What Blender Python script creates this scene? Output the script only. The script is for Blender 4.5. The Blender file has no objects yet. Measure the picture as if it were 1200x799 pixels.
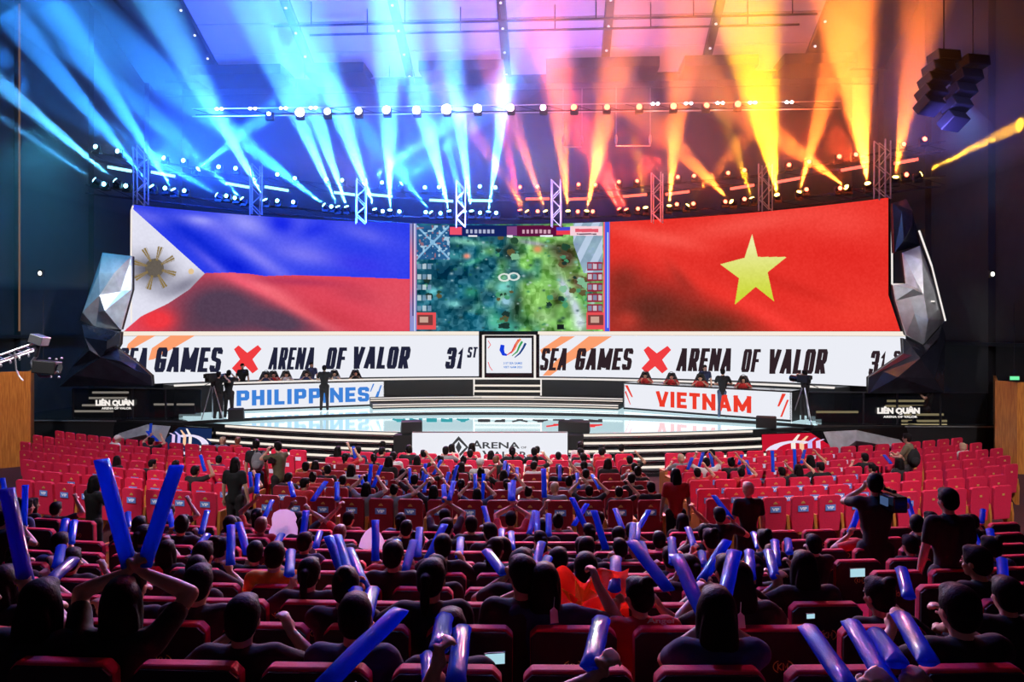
import bpy, bmesh, math, random
import numpy as np
from mathutils import Vector, Matrix, Euler

random.seed(7)
SC = bpy.context.scene
COL = SC.collection
PI = math.pi
# ------------------------------------------------------------------ camera, world, exposure
TH = math.radians(3.2)
CAM = Vector((1.9, 0.0, 4.2))
F = 900.0
HY = 388.0
cd = bpy.data.cameras.new('camera')
co = bpy.data.objects.new('camera', cd)
COL.objects.link(co)
co.location = CAM
co.rotation_euler = (PI/2, 0, TH)
cd.lens = 27.0
cd.sensor_width = 36
cd.shift_y = -(399.5-HY)/1200.0
cd.clip_end = 300
cd.clip_start = 0.05
SC.camera = co
SC.view_settings.view_transform = 'Standard'
SC.view_settings.look = 'None'
SC.view_settings.gamma = 1
SC.view_settings.exposure = 0.0
SC.cycles.transparent_max_bounces = 48
SC.cycles.max_bounces = 6
SC.cycles.volume_bounces = 0
W = bpy.data.worlds.new('world')
SC.world = W
W.use_nodes = True
W.node_tree.nodes['Background'].inputs[0].default_value = (0.9, 0.6, 0.5, 1)
W.node_tree.nodes['Background'].inputs[1].default_value = 0.006

def light(kind, name, loc, target, power, col, size=1.0, spot=60, blend=0.6):
    l = bpy.data.lights.new(name, kind)
    l.energy = power
    l.color = col
    if kind == 'AREA':
        l.size = size
    else:
        l.shadow_soft_size = size
    if kind == 'SPOT':
        l.spot_size = math.radians(spot)
        l.spot_blend = blend
    o = bpy.data.objects.new(name, l)
    COL.objects.link(o)
    o.location = loc
    o.rotation_euler = (Vector(target)-Vector(loc)).to_track_quat('-Z', 'Y').to_euler()
    return o

P0 = (-5.6, 12.2, 3.9)
# house lights over the two side blocks and, weaker, the middle block
light('SPOT', 'house_light', (-9.5, 6, 14.5), (-10.8, 20, 0), 8500, (1, .90, 1), .5, 48, .8)
light('SPOT', 'house_light', (10.5, 6, 14.5), (10.8, 20, 0), 11500, (1, .90, .95), .5, 50, .8)
light('SPOT', 'house_light', (0.0, 4, 14.0), (0, 18.4, 0), 1500, (1, .85, .92), .5, 36, .8)
light('SPOT', 'stage_front_light', (0, 9, 14.0), (0, 28, 1.2), 15000, (1, .97, .95), .5, 55, .8)
light('SPOT', 'rim_light', (-6, 30, 9.0), (-1, 6, 1.0), 8000, (1, .40, .75), .5, 70, .8)
light('SPOT', 'rim_light', (7, 30, 9.0), (2, 6, 1.0), 8000, (1, .30, .42), .5, 70, .8)
light('SPOT', 'crowd_fill', (-3, 17, 13), (-2, 6.5, 1.2), 1700, (1, .06, .40), .4, 75, .9)  # added red fills that brighten the rear seat tops
light('SPOT', 'crowd_fill', (5, 17, 13), (4, 6.5, 1.2), 1700, (1, .05, .25), .4, 75, .9)
light('SPOT', 'rim_light', (1, 30, 9.2), (1, 7, 2.4), 9000, (.85, .92, 1), .25, 60, .8)
light('SPOT', 'crane_fill', (-6, 8, 7.5), P0, 1500, (1, 1, 1), .1, 34, .8)  # added fill that lifts the crane out of the dark, no lamp there
light('SPOT', 'blue_stick_fill', (0, 17, 13), (0, 6.0, 1.6), 5500, (.10, .28, 1), .3, 90, .9)  # added blue fill that brightens the sticks, not a lamp of the rig
# colour washes of the rig on haze, back wall and ceiling
light('SPOT', 'wash_light', (-11, 24, 9.6), (-9, 36, 14), 26000, (.01, .08, 1), .3, 110, 1)
light('SPOT', 'wash_light', (-3.5, 26, 9.6), (-3, 36, 14), 24000, (.01, .10, 1), .3, 110, 1)
light('SPOT', 'wash_light', (5, 26, 9.6), (5, 36, 13), 2600, (1, .05, .02), .3, 110, 1)
light('SPOT', 'wash_light', (11, 24, 9.6), (9, 36, 13), 2600, (1, .07, .02), .3, 110, 1)
light('SPOT', 'ceiling_wash', (-9, 18, 10.5), (-10.5, 32, 18.3), 8500, (.06, .22, 1), .4, 95, 1)
light('SPOT', 'ceiling_wash', (-1, 18, 10.5), (-2, 32, 18.3), 8000, (.62, .40, 1), .4, 90, 1)
light('SPOT', 'ceiling_wash', (4, 18, 10.5), (5, 32, 18.3), 6500, (1, .36, .50), .4, 80, 1)
light('SPOT', 'ceiling_wash', (9, 18, 10.5), (12, 32, 18.3), 7000, (1, .26, .06), .4, 90, 1)
light('SPOT', 'wall_wash', (-13.0, 22, 10.5), (-18, 27, 5), 3000, (.05, .42, .75), .4, 80, 1)
light('SPOT', 'wall_wash', (12.0, 19, 10.5), (17, 27, 9), 1400, (.35, .30, .85), .4, 60, 1)

# ------------------------------------------------------------------ helpers
CT, ST = math.cos(TH), math.sin(TH)
def P(px, py, Z):
    """world point seen at (px, py) of the 1200x799 frame, Z metres in front of the camera"""
    xc = (px-600)/F*Z
    return Vector((CAM.x+xc*CT-Z*ST, CAM.y+xc*ST+Z*CT, CAM.z-(py-HY)/F*Z))
def proj(p):
    rx, ry = p[0]-CAM.x, p[1]-CAM.y
    xc = rx*CT+ry*ST
    Z = -rx*ST+ry*CT
    if Z < .1: return -9999, -9999, Z
    return 600+xc/Z*F, HY-(p[2]-CAM.z)/Z*F, Z
def Zof(px, X=None, Y=None):
    """depth at which the ray through column px meets the plane x=X or y=Y"""
    dx = (px-600)/F*CT-ST; dy = (px-600)/F*ST+CT
    return (X-CAM.x)/dx if X is not None else (Y-CAM.y)/dy
WC, WR = 14.82, 18.23                       # the curved screen wall: centre (0, WC), radius WR
def Zwall(px, r=WR):
    dx = (px-600)/F*CT-ST; dy = (px-600)/F*ST+CT
    a = dx*dx+dy*dy; b = 2*(CAM.x*dx+(CAM.y-WC)*dy); c = CAM.x**2+(CAM.y-WC)**2-r*r
    return (-b+math.sqrt(b*b-4*a*c))/(2*a)
def onwall(px, py, off=0.0):
    return P(px, py, Zwall(px, WR-off))
def lin(c):
    return tuple((v/255/12.92 if v/255 <= .04045 else ((v/255+.055)/1.055)**2.4) for v in c)

MATS = {}
def mat(name, col=(.5, .5, .5), rough=.6, metal=0, emit=None, es=1.0, noise=0.0, nscale=20, bump=0.0, trans=0.0, alpha=1.0, coat=0.0):
    if name in MATS: return MATS[name]
    m = bpy.data.materials.new(name); m.use_nodes = True
    nt = m.node_tree; b = nt.nodes['Principled BSDF']
    b.inputs['Base Color'].default_value = (*col, 1)
    b.inputs['Roughness'].default_value = rough
    b.inputs['Metallic'].default_value = metal
    b.inputs['Alpha'].default_value = alpha
    b.inputs['Coat Weight'].default_value = coat
    if emit:
        b.inputs['Emission Color'].default_value = (*emit, 1)
        b.inputs['Emission Strength'].default_value = es
    if noise or bump:
        tc = nt.nodes.new('ShaderNodeTexCoord')
        n = nt.nodes.new('ShaderNodeTexNoise'); n.inputs['Scale'].default_value = nscale
        n.inputs['Detail'].default_value = 4
        nt.links.new(tc.outputs['Object'], n.inputs['Vector'])
        if noise:
            mx = nt.nodes.new('ShaderNodeMix'); mx.data_type = 'RGBA'
            mx.inputs[6].default_value = (*[c*(1-noise) for c in col], 1)
            mx.inputs[7].default_value = (*[min(1, c*(1+noise)) for c in col], 1)
            nt.links.new(n.outputs['Fac'], mx.inputs[0])
            nt.links.new(mx.outputs[2], b.inputs['Base Color'])
        if bump:
            bp = nt.nodes.new('ShaderNodeBump'); bp.inputs['Strength'].default_value = bump
            bp.inputs['Distance'].default_value = .02
            nt.links.new(n.outputs['Fac'], bp.inputs['Height'])
            nt.links.new(bp.outputs['Normal'], b.inputs['Normal'])
    MATS[name] = m
    return m
def emat(name, col, s=1.0):
    if name in MATS: return MATS[name]
    m = bpy.data.materials.new(name); m.use_nodes = True
    nt = m.node_tree; nt.nodes.clear()
    o = nt.nodes.new('ShaderNodeOutputMaterial'); e = nt.nodes.new('ShaderNodeEmission')
    e.inputs[0].default_value = (*col, 1); e.inputs[1].default_value = s
    nt.links.new(e.outputs[0], o.inputs[0])
    MATS[name] = m
    return m
def haze(name, dens):
    m = bpy.data.materials.new(name); m.use_nodes = True
    nt = m.node_tree; nt.nodes.clear()
    o = nt.nodes.new('ShaderNodeOutputMaterial'); v = nt.nodes.new('ShaderNodeVolumeScatter')
    v.inputs['Density'].default_value = dens; v.inputs['Anisotropy'].default_value = 0.0
    nt.links.new(v.outputs[0], o.inputs['Volume'])
    return m
def wood(name, c1, c2):
    m = mat(name, c1, .35)
    nt = m.node_tree; b = nt.nodes['Principled BSDF']
    tc = nt.nodes.new('ShaderNodeTexCoord'); mp = nt.nodes.new('ShaderNodeMapping')
    mp.inputs['Scale'].default_value = (9, 9, .8)
    n = nt.nodes.new('ShaderNodeTexNoise'); n.inputs['Scale'].default_value = 3; n.inputs['Detail'].default_value = 6
    r = nt.nodes.new('ShaderNodeValToRGB')
    r.color_ramp.elements[0].color = (*c1, 1); r.color_ramp.elements[1].color = (*c2, 1)
    r.color_ramp.elements[0].position = .35; r.color_ramp.elements[1].position = .65
    nt.links.new(tc.outputs['Object'], mp.inputs[0]); nt.links.new(mp.outputs[0], n.inputs['Vector'])
    nt.links.new(n.outputs['Fac'], r.inputs[0]); nt.links.new(r.outputs[0], b.inputs['Base Color'])
    return m

class MB:
    def __init__(s): s.v = []; s.f = []; s.m = []; s.mi = 0
    def add(s, vs, fs):
        o = len(s.v); s.v += [tuple(v) for v in vs]
        s.f += [tuple(i+o for i in f) for f in fs]; s.m += [s.mi]*len(fs)
        return s
    def box(s, c, d, rot=None):
        M = Euler(rot).to_matrix() if rot else Matrix.Identity(3)
        c = Vector(c); vs = []
        for x in (-.5, .5):
            for y in (-.5, .5):
                for z in (-.5, .5):
                    vs.append(c+M @ Vector((x*d[0], y*d[1], z*d[2])))
        return s.add(vs, [(0, 1, 3, 2), (4, 6, 7, 5), (0, 4, 5, 1), (2, 3, 7, 6), (0, 2, 6, 4), (1, 5, 7, 3)])
    def tube(s, a, b, ra, rb=None, n=8, cap=True):
        rb = ra if rb is None else rb
        a = Vector(a); b = Vector(b); q = (b-a).to_track_quat('Z', 'Y')
        vs = []
        for p, r in ((a, ra), (b, rb)):
            for i in range(n):
                t = 2*PI*i/n
                vs.append(p+q @ Vector((r*math.cos(t), r*math.sin(t), 0)))
        fs = [(i, (i+1) % n, n+(i+1) % n, n+i) for i in range(n)]
        if cap: fs += [tuple(range(n-1, -1, -1)), tuple(range(n, 2*n))]
        return s.add(vs, fs)
    def path(s, pts, r, n=6):
        for a, b in zip(pts, pts[1:]): s.tube(a, b, r, r, n)
        return s
    def ell(s, c, r, n=12, m=8, rot=None):
        M = Euler(rot).to_matrix() if rot else Matrix.Identity(3)
        c = Vector(c); vs = [c+M @ Vector((0, 0, r[2]))]
        for j in range(1, m):
            t = PI*j/m
            for i in range(n):
                p = 2*PI*i/n
                vs.append(c+M @ Vector((r[0]*math.sin(t)*math.cos(p), r[1]*math.sin(t)*math.sin(p), r[2]*math.cos(t))))
        vs.append(c+M @ Vector((0, 0, -r[2])))
        fs = [(0, 1+i, 1+(i+1) % n) for i in range(n)]
        for j in range(m-2):
            for i in range(n):
                a = 1+j*n+i; b = 1+j*n+(i+1) % n
                fs.append((a, a+n, b+n, b))
        L = len(vs)-1; o = 1+(m-2)*n
        fs += [(L, o+(i+1) % n, o+i) for i in range(n)]
        return s.add(vs, fs)
    def cap(s, a, b, ra, rb, n=10):
        """tapered capsule"""
        s.tube(a, b, ra, rb, n)
        s.ell(a, (ra, ra, ra), n, 6); s.ell(b, (rb, rb, rb), n, 6)
        return s
    def arc(s, cy, sg, r0, r1, p0, p1, z0, z1, n=24):
        """curved box: centre (0, cy), points (r sin p, cy + sg r cos p)"""
        vs = []
        for i in range(n+1):
            p = p0+(p1-p0)*i/n
            for r in (r0, r1):
                for z in (z0, z1):
                    vs.append((r*math.sin(p), cy+sg*r*math.cos(p), z))
        fs = []
        for i in range(n):
            a = 4*i
            fs += [(a, a+1, a+5, a+4), (a+2, a+6, a+7, a+3), (a+1, a+3, a+7, a+5), (a, a+4, a+6, a+2)]
        fs += [(0, 2, 3, 1), (4*n, 4*n+1, 4*n+3, 4*n+2)]
        return s.add(vs, fs)
    def prism(s, pts, d):
        """closed polygon of 3-D points swept by vector d"""
        n = len(pts); d = Vector(d)
        vs = [Vector(p) for p in pts]+[Vector(p)+d for p in pts]
        return s.add(vs, [tuple(range(n)), tuple(range(2*n-1, n-1, -1))]+[(i, n+i, n+(i+1) % n, (i+1) % n) for i in range(n)])
    def build(s, name, mats, parent=None, loc=None, smooth=False, bevel=0):
        me = bpy.data.meshes.new(name)
        me.from_pydata(s.v, [], s.f)
        bm = bmesh.new(); bm.from_mesh(me)
        bmesh.ops.recalc_face_normals(bm, faces=bm.faces)
        bm.to_mesh(me); bm.free()
        if not isinstance(mats, (list, tuple)): mats = [mats]
        for m in mats: me.materials.append(m)
        me.polygons.foreach_set('material_index', s.m)
        if smooth: me.polygons.foreach_set('use_smooth', [True]*len(me.polygons))
        o = link(name, me, parent, loc)
        if bevel:
            b = o.modifiers.new('bevel', 'BEVEL'); b.width = bevel; b.segments = 2
        return o
def link(name, me, parent=None, loc=None):
    o = bpy.data.objects.new(name, me); COL.objects.link(o)
    if parent: o.parent = parent
    if loc is not None: o.location = loc
    return o
def tag(o, label=None, cat=None, group=None, kind=None):
    if label: o['label'] = label
    if cat: o['category'] = cat
    if group: o['group'] = group
    if kind: o['kind'] = kind
    return o
def thing(name, label, cat, loc=(0, 0, 0), rz=0, group=None):
    o = link(name, None, None, loc); o.rotation_euler = (0, 0, rz); o.empty_display_size = .1
    return tag(o, label, cat, group)
def copy_tree(o, parent=None, kids={}):
    c = o.copy(); COL.objects.link(c)
    if parent: c.parent = parent
    for ch in kids_of(o): copy_tree(ch, c)
    return c
KIDS = {}
def kids_of(o):
    if o.name not in KIDS: KIDS[o.name] = list(o.children)
    return KIDS[o.name]

ORD = 'zeroth first second third fourth fifth sixth seventh eighth ninth tenth eleventh twelfth thirteenth fourteenth fifteenth sixteenth seventeenth eighteenth nineteenth twentieth'.split()
def ordw(n):
    if n <= 20: return ORD[n]
    t = {2: 'twenty', 3: 'thirty', 4: 'forty', 5: 'fifty', 6: 'sixty'}[n//10]
    return t[:-1]+'ieth' if n % 10 == 0 else t+'-'+ORD[n % 10]

_tcache = {}
def text2d(s, bold=0.0, res=3):
    """flat outline of a text: (verts 2-D scaled so that the cap height is 1, faces, width)"""
    k = (s, bold, res)
    if k in _tcache: return _tcache[k]
    c = bpy.data.curves.new('t', 'FONT'); c.body = s; c.size = 1; c.offset = bold; c.resolution_u = res
    c.fill_mode = 'FRONT'
    o = bpy.data.objects.new('t', c); COL.objects.link(o)
    dg = bpy.context.evaluated_depsgraph_get()
    me = bpy.data.meshes.new_from_object(o.evaluated_get(dg))
    vs = [(v.co.x, v.co.y) for v in me.vertices]; fs = [tuple(p.vertices) for p in me.polygons]
    bpy.data.objects.remove(o); bpy.data.curves.remove(c); bpy.data.meshes.remove(me)
    x0 = min(v[0] for v in vs); x1 = max(v[0] for v in vs); y0 = min(v[1] for v in vs); y1 = max(v[1] for v in vs)
    H = y1-y0
    r = ([((x-x0)/H, (y-y0)/H) for x, y in vs], fs, (x1-x0)/H)
    _tcache[k] = r
    return r
def put_text(mb, s, fn, x0, x1, y0, y1, bold=.03, shear=0.0):
    """fit the text into the box x0..x1, y0(bottom)..y1(top) of a 2-D space that fn maps to 3-D"""
    vs, fs, w = text2d(s, bold)
    tot = w+shear
    out = []
    for u, v in vs:
        out.append(fn(x0+(u+shear*v)/tot*(x1-x0), y0+v*(y1-y0)))
    mb.add(out, fs)
    return mb
def poly(mb, pts, fn):
    """flat polygon in the same 2-D space, fanned from its first point"""
    vs = [fn(*p) for p in pts]
    return mb.add(vs, [tuple(range(len(vs)))])
def ribbon(mb, pts, w, fn):
    n = len(pts); L = []; R = []
    for i, p in enumerate(pts):
        a = pts[max(0, i-1)]; b = pts[min(n-1, i+1)]
        d = math.hypot(b[0]-a[0], b[1]-a[1]) or 1
        nx, ny = -(b[1]-a[1])/d, (b[0]-a[0])/d
        ww = w[i] if isinstance(w, (list, tuple)) else w
        L.append(fn(p[0]+nx*ww/2, p[1]+ny*ww/2)); R.append(fn(p[0]-nx*ww/2, p[1]-ny*ww/2))
    return mb.add(L+R, [(i, i+1, n+i+1, n+i) for i in range(n-1)])

# heavy condensed block capitals drawn as strokes in a unit box
BL = {'S': [[(1, .88), (1, .93), (.88, 1), (.12, 1), (0, .92), (0, .62), (.12, .54), (.88, .46), (1, .38), (1, .08), (.88, 0), (.12, 0), (0, .08), (0, .13)]],
 'E': [[(1, 1), (0, 1), (0, 0), (1, 0)], [(0, .5), (.85, .5)]], 'A': [[(0, 0), (.42, 1)], [(.58, 1), (1, 0)], [(.42, 1), (.58, 1)], [(.18, .25), (.82, .25)]],
 'G': [[(1, .74), (1, .92), (.88, 1), (.12, 1), (0, .92), (0, .08), (.12, 0), (.88, 0), (1, .08), (1, .46), (.55, .46)]],
 'M': [[(0, 0), (0, 1)], [(.02, 1), (.5, .12)], [(.5, .12), (.98, 1)], [(1, 1), (1, 0)]], 'R': [[(0, 0), (0, 1), (.88, 1), (1, .92), (1, .56), (.88, .48), (0, .48)], [(.5, .48), (1, 0)]],
 'N': [[(0, 0), (0, 1)], [(.04, 1), (.96, 0)], [(1, 0), (1, 1)]], 'O': [[(.5, 1), (.88, 1), (1, .92), (1, .08), (.88, 0), (.12, 0), (0, .08), (0, .92), (.12, 1), (.5, 1)]],
 'F': [[(1, 1), (0, 1), (0, 0)], [(0, .5), (.85, .5)]], 'V': [[(0, 1), (.42, 0)], [(.58, 0), (1, 1)], [(.40, 0), (.60, 0)]], 'L': [[(0, 1), (0, 0), (1, 0)]],
 'P': [[(0, 0), (0, 1), (.88, 1), (1, .92), (1, .52), (.88, .44), (0, .44)]], 'H': [[(0, 0), (0, 1)], [(1, 0), (1, 1)], [(0, .5), (1, .5)]],
 'I': [[(.5, 0), (.5, 1)]], 'T': [[(0, 1), (1, 1)], [(.5, 1), (.5, 0)]], '3': [[(0, .82), (0, .92), (.12, 1), (.88, 1), (1, .92), (1, .6), (.85, .52), (.4, .52)], [(.85, .52), (1, .44), (1, .08), (.88, 0), (.12, 0), (0, .08), (0, .2)]],
 '1': [[(.1, .80), (.6, 1), (.6, 0)]]}
def block_text(mb, s, fn, x0, x1, y0, y1, th, shear=.16, gap=.28, fnn=None):
    """letters of equal pitch between x0 and x1 of the 2-D space of fn; y0 bottom, y1 top; th stroke width as a share of the letter width"""
    ws = [{'I': th+.03, '1': .62, 'M': 1.42, 'N': 1.12, 'L': .84, 'F': .86, 'E': .90, 'T': .95, 'V': 1.12, 'A': 1.10}.get(c, 1.0) for c in s]
    tot = sum(ws)+gap*(len(s)-1)+th*len(s)*0
    sh = shear*abs(y1-y0)*(1 if x1 > x0 else -1)
    k = (x1-x0-sh)/tot; x = x0
    tw = th*abs(k); H = y1-y0; hy = min(abs(H)*.5, tw*.80)*(1 if H > 0 else -1)
    for c, w in zip(s, ws):
        for pl in BL[c]:
            out = []
            for u, v in pl:
                px = x+tw/2*(1 if k > 0 else -1)+u*(w*k-tw*(1 if k > 0 else -1)); vv = (hy/2+v*(H-hy))
                out.append((px+sh*vv/H, y0+vv))
            n = len(out); closed = c == 'O'
            if not closed:                           # square ends: run every end out by half a stroke
                def ext(p, q):
                    dx, dy = p[0]-q[0], p[1]-q[1]; d = math.hypot(dx, dy) or 1
                    return (p[0]+dx/d*tw/2*.98, p[1]+dy/d*abs(hy)/2)
                e0, e1 = ext(out[0], out[1]), ext(out[-1], out[-2])
                out[0] = e0; out[-1] = e1
            L = []; R = []
            for i, p in enumerate(out):
                a = out[i-1] if i else (out[-2] if closed else None); b = out[i+1] if i < n-1 else (out[1] if closed else None)
                def nrm(p, q):
                    dx, dy = q[0]-p[0], (q[1]-p[1]); d = math.hypot(dx, dy) or 1e-9
                    return -dy/d, dx/d
                if a is None: nx, ny = nrm(p, b); e = 1
                elif b is None: nx, ny = nrm(a, p); e = 1
                else:
                    n1 = nrm(a, p); n2 = nrm(p, b); nx, ny = n1[0]+n2[0], n1[1]+n2[1]; d = math.hypot(nx, ny) or 1
                    nx /= d; ny /= d; e = 1/max(.45, nx*n1[0]+ny*n1[1])
                ax = tw/2*e; ay = abs(hy)/2*e
                q1 = (p[0]+nx*ax, p[1]+ny*ay); q2 = (p[0]-nx*ax, p[1]-ny*ay)
                lo, hi = min(y0, y1), max(y0, y1)
                L.append(fn(q1[0], min(hi, max(lo, q1[1])))); R.append(fn(q2[0], min(hi, max(lo, q2[1]))))
            mb.add(L+R, [(i, i+1, n+i+1, n+i) for i in range(n-1)])
        x += (w+gap)*k
    return mb

# ------------------------------------------------------------------ materials
M_black = mat('black_matt', (.006, .006, .007), .6)
M_blackgloss = mat('black_gloss', (.008, .008, .010), .15, noise=.3, nscale=4)
M_deck = mat('mirror_floor', (.55, .60, .64), .06, 1.0, noise=.04, nscale=3, emit=lin((200, 232, 240)), es=.78)  # pale glow put into the material on top of the mirror reflection
M_deckblack = mat('black_floor', (.02, .022, .028), .12, noise=.3, nscale=3)
M_white = emat('white_light', lin((245, 238, 232)), 1.0)
M_ledwhite = emat('led_white', lin((236, 238, 246)), 1.0)
M_cream = emat('cream_light', lin((248, 236, 222)), 1.0)
M_navy = emat('print_navy', lin((34, 36, 58)), 1.0)
M_brown = emat('print_charcoal', lin((48, 34, 40)), 1.0)
M_red = emat('print_red', lin((240, 62, 66)), 1.0)
M_vred = emat('print_vermilion', lin((236, 60, 44)), 1.0)
M_orange = emat('print_orange', lin((252, 160, 112)), 1.0)
M_blue = emat('print_blue', lin((62, 130, 216)), 1.0)
M_wall = mat('dark_wall', (.018, .019, .024), .75, noise=.35, nscale=2, bump=.2)
M_carpet = mat('dark_red_carpet', (.05, .008, .012), .95, noise=.4, nscale=60, bump=.3)
M_ceil = mat('ceiling_panel', (.60, .52, .60), .7, noise=.08, nscale=3)
M_pipe = mat('dark_metal', (.03, .03, .04), .45, .6, noise=.2)
M_alu = mat('aluminium', (.55, .56, .6), .35, .9, noise=.15, nscale=30)
M_chrome = mat('crumpled_metal', (.60, .63, .70), .38, .45, noise=.5, nscale=3, bump=.6)
M_rock = mat('dark_facets', (.03, .034, .055), .22, .3, noise=.5, nscale=3, bump=.6)
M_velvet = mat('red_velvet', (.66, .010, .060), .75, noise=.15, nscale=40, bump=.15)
M_velvet_shaded = mat('shaded_red_velvet', (.30, .008, .022), .7, noise=.15, nscale=40, bump=.15)  # same red velvet, the middle block's weaker light put into the colour
M_woodo = wood('orange_wood', (.42, .14, .025), (.62, .25, .05))
M_gold = mat('gold_thread', (.75, .45, .12), .4, .3)
M_sign = mat('sign_card', (.75, .80, .95), .4)
M_signb = mat('sign_blue', (.16, .32, .80), .4)
M_stick = None
def haze_plastic(name, col, tr=.35):
    m = bpy.data.materials.new(name); m.use_nodes = True
    nt = m.node_tree; b = nt.nodes['Principled BSDF']; out = nt.nodes['Material Output']
    b.inputs['Base Color'].default_value = (*col, 1); b.inputs['Roughness'].default_value = .14; b.inputs['Coat Weight'].default_value = .8; b.inputs['Coat Roughness'].default_value = .08
    t = nt.nodes.new('ShaderNodeBsdfTranslucent'); t.inputs[0].default_value = (*[min(1, c*1.3) for c in col], 1)
    mx = nt.nodes.new('ShaderNodeMixShader'); mx.inputs[0].default_value = tr
    n = nt.nodes.new('ShaderNodeTexNoise'); n.inputs['Scale'].default_value = 25
    bp = nt.nodes.new('ShaderNodeBump'); bp.inputs['Strength'].default_value = .35; bp.inputs['Distance'].default_value = .02
    nt.links.new(n.outputs['Fac'], bp.inputs['Height']); nt.links.new(bp.outputs[0], b.inputs['Normal'])
    nt.links.new(b.outputs[0], mx.inputs[1]); nt.links.new(t.outputs[0], mx.inputs[2])
    nt.links.new(mx.outputs[0], out.inputs[0])
    return m
M_stick = haze_plastic('blue_plastic', (.02, .15, 1.0), .68)
M_stickp = haze_plastic('purple_plastic', (.06, .04, .50), .6)
SKINC = [(.55, .30, .20), (.62, .36, .25), (.45, .24, .15)]
M_skin = [mat('skin_%d' % i, c, .5, noise=.06, nscale=30) for i, c in enumerate(SKINC)]
M_hair = mat('black_hair', (.006, .005, .005), .6, bump=.25, nscale=90)
M_hair.node_tree.nodes['Principled BSDF'].inputs['Specular IOR Level'].default_value = .12
M_hairb = mat('brown_hair', (.16, .07, .03), .45, bump=.5, nscale=90)
M_hairl = mat('light_hair', (.50, .36, .22), .5, bump=.5, nscale=90)
SHIRTC = dict(black=(.006, .006, .007), red=(.50, .02, .02), navy=(.02, .03, .09), grey=(.20, .20, .22), white=(.65, .62, .60), yellow=(.65, .30, .02), olive=(.12, .11, .06), dark=(.016, .012, .014))
M_shirt = {k: mat('cloth_'+k, c, .85, noise=.12, nscale=25, bump=.2) for k, c in SHIRTC.items()}
M_jean = mat('jeans', (.06, .09, .16), .85, noise=.2, nscale=40)
M_eye = mat('dark_eye', (.01, .008, .008), .3)
M_lip = mat('lip', (.35, .10, .09), .5)

# ================================================================== SETTING: hall shell
def slab(name, pts, d, m, kind='structure', parent=None):
    o = MB().prism(pts, d).build(name, m, parent)
    if kind: o['kind'] = kind
    return o
slab('floor', [(-18, -4, 0), (17, -4, 0), (17, 46, 0), (-18, 46, 0)], (0, 0, -.2), M_carpet)
slab('wall_left', [(-18, -4, 0), (-18, 46, 0), (-18, 46, 30), (-18, -4, 30)], (-.3, 0, 0), M_wall)
slab('wall_right', [(17, -4, 0), (17, 46, 0), (17, 46, 30), (17, -4, 30)], (.3, 0, 0), M_wall)
slab('wall_back', [(-18, 40, 0), (17, 40, 0), (17, 40, 30), (-18, 40, 30)], (0, .3, 0), M_wall)
slab('wall_front', [(-18, -4, 0), (17, -4, 0), (17, -4, 30), (-18, -4, 30)], (0, -.3, 0), M_wall)
slab('ceiling', [(-18, -4, 27), (17, -4, 27), (17, 40, 27), (-18, 40, 27)], (0, 0, .3), M_pipe)
# ribs on the side walls
for x, s in ((-18, 1), (17, -1)):
    for k, y in enumerate((14, 18.5, 23, 27.5, 32, 36.5)):
        o = MB().box((x+s*.12, y, 9), (.24, .5, 18)).build('trim_%d' % (k+1+(6 if s < 0 else 0)), M_wall); o['kind'] = 'structure'
# balcony line on the side walls
o = MB().box((-17.85, 22, 4.0), (.3, 18, .12)).build('trim_20', M_pipe); o['kind'] = 'structure'
o = MB().box((16.8, 22, 3.75), (.4, 18, .12)).build('trim_21', M_pipe); o['kind'] = 'structure'
M_strip = emat('dim_strip', (.30, .16, .10), .6)
for x, s, y in ((-17.7, 1, 27.1), (16.7, -1, 24.9)):
    o = MB().box((x, y, 10.2), (.04, .05, 12)).build('wall_light_strip', M_strip)
    tag(o, 'thin vertical light line on the dark wall beyond the %s desk' % ('Philippines' if s > 0 else 'Vietnam'), 'light', kind=None)

# sloped auditorium ceiling of separate panels
ceil = slab('ceiling_canopy', [(-18, 14, 26.5), (17, 14, 26.5), (17, 36.7, 16.04), (-18, 36.7, 16.04)], (0, 0, .25), M_pipe)
SL = (26.5-16.04)/(36.7-14)
def cz(y): return 26.5-(y-14)*SL
ycuts = [25.3, 27.4, 29.4, 31.3, 33.0, 34.6, 36.1]
for i in range(-4, 6):
    for a, b in zip(ycuts, ycuts[1:]):
        xa, xb = (i-1)*4.56-.36, i*4.56-.36
        pts = [(xa+.2, a+.04, cz(a+.04)-.02), (xb-.2, a+.04, cz(a+.04)-.02), (xb-.2, b-.04, cz(b-.04)-.02), (xa+.2, b-.04, cz(b-.04)-.02)]
        if xa < -17 or xb > 17.2: continue
        MB().prism(pts, (0, 0, -.06)).build('panel', M_ceil, ceil)
# lamp strips (dark troughs with small lamps)
M_tiny = emat('tiny_lamp', (.85, .8, .95), 2.0)
for i in range(-4, 5):
    x = i*4.56-.36
    if not -17.8 < x < 16.9: continue
    t = thing('lamp_trough', '%s dark sloping lamp trough on the ceiling counted from the Philippines side' % ordw(i+5), 'ceiling light', (x, 0, 0), 0, 'lamp troughs on the ceiling')
    MB().prism([(-.17, 25.3, cz(25.3)-.32), (.17, 25.3, cz(25.3)-.32), (.17, 36.2, cz(36.2)-.32), (-.17, 36.2, cz(36.2)-.32)], (0, 0, .22)).build('trough', M_pipe, t)
    for k in range(8):
        y = 26.9+k*1.26
        MB().ell((0, y, cz(y)-.35), (.06, .06, .05), 8, 5).build('lamp', M_tiny, t)
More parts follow.
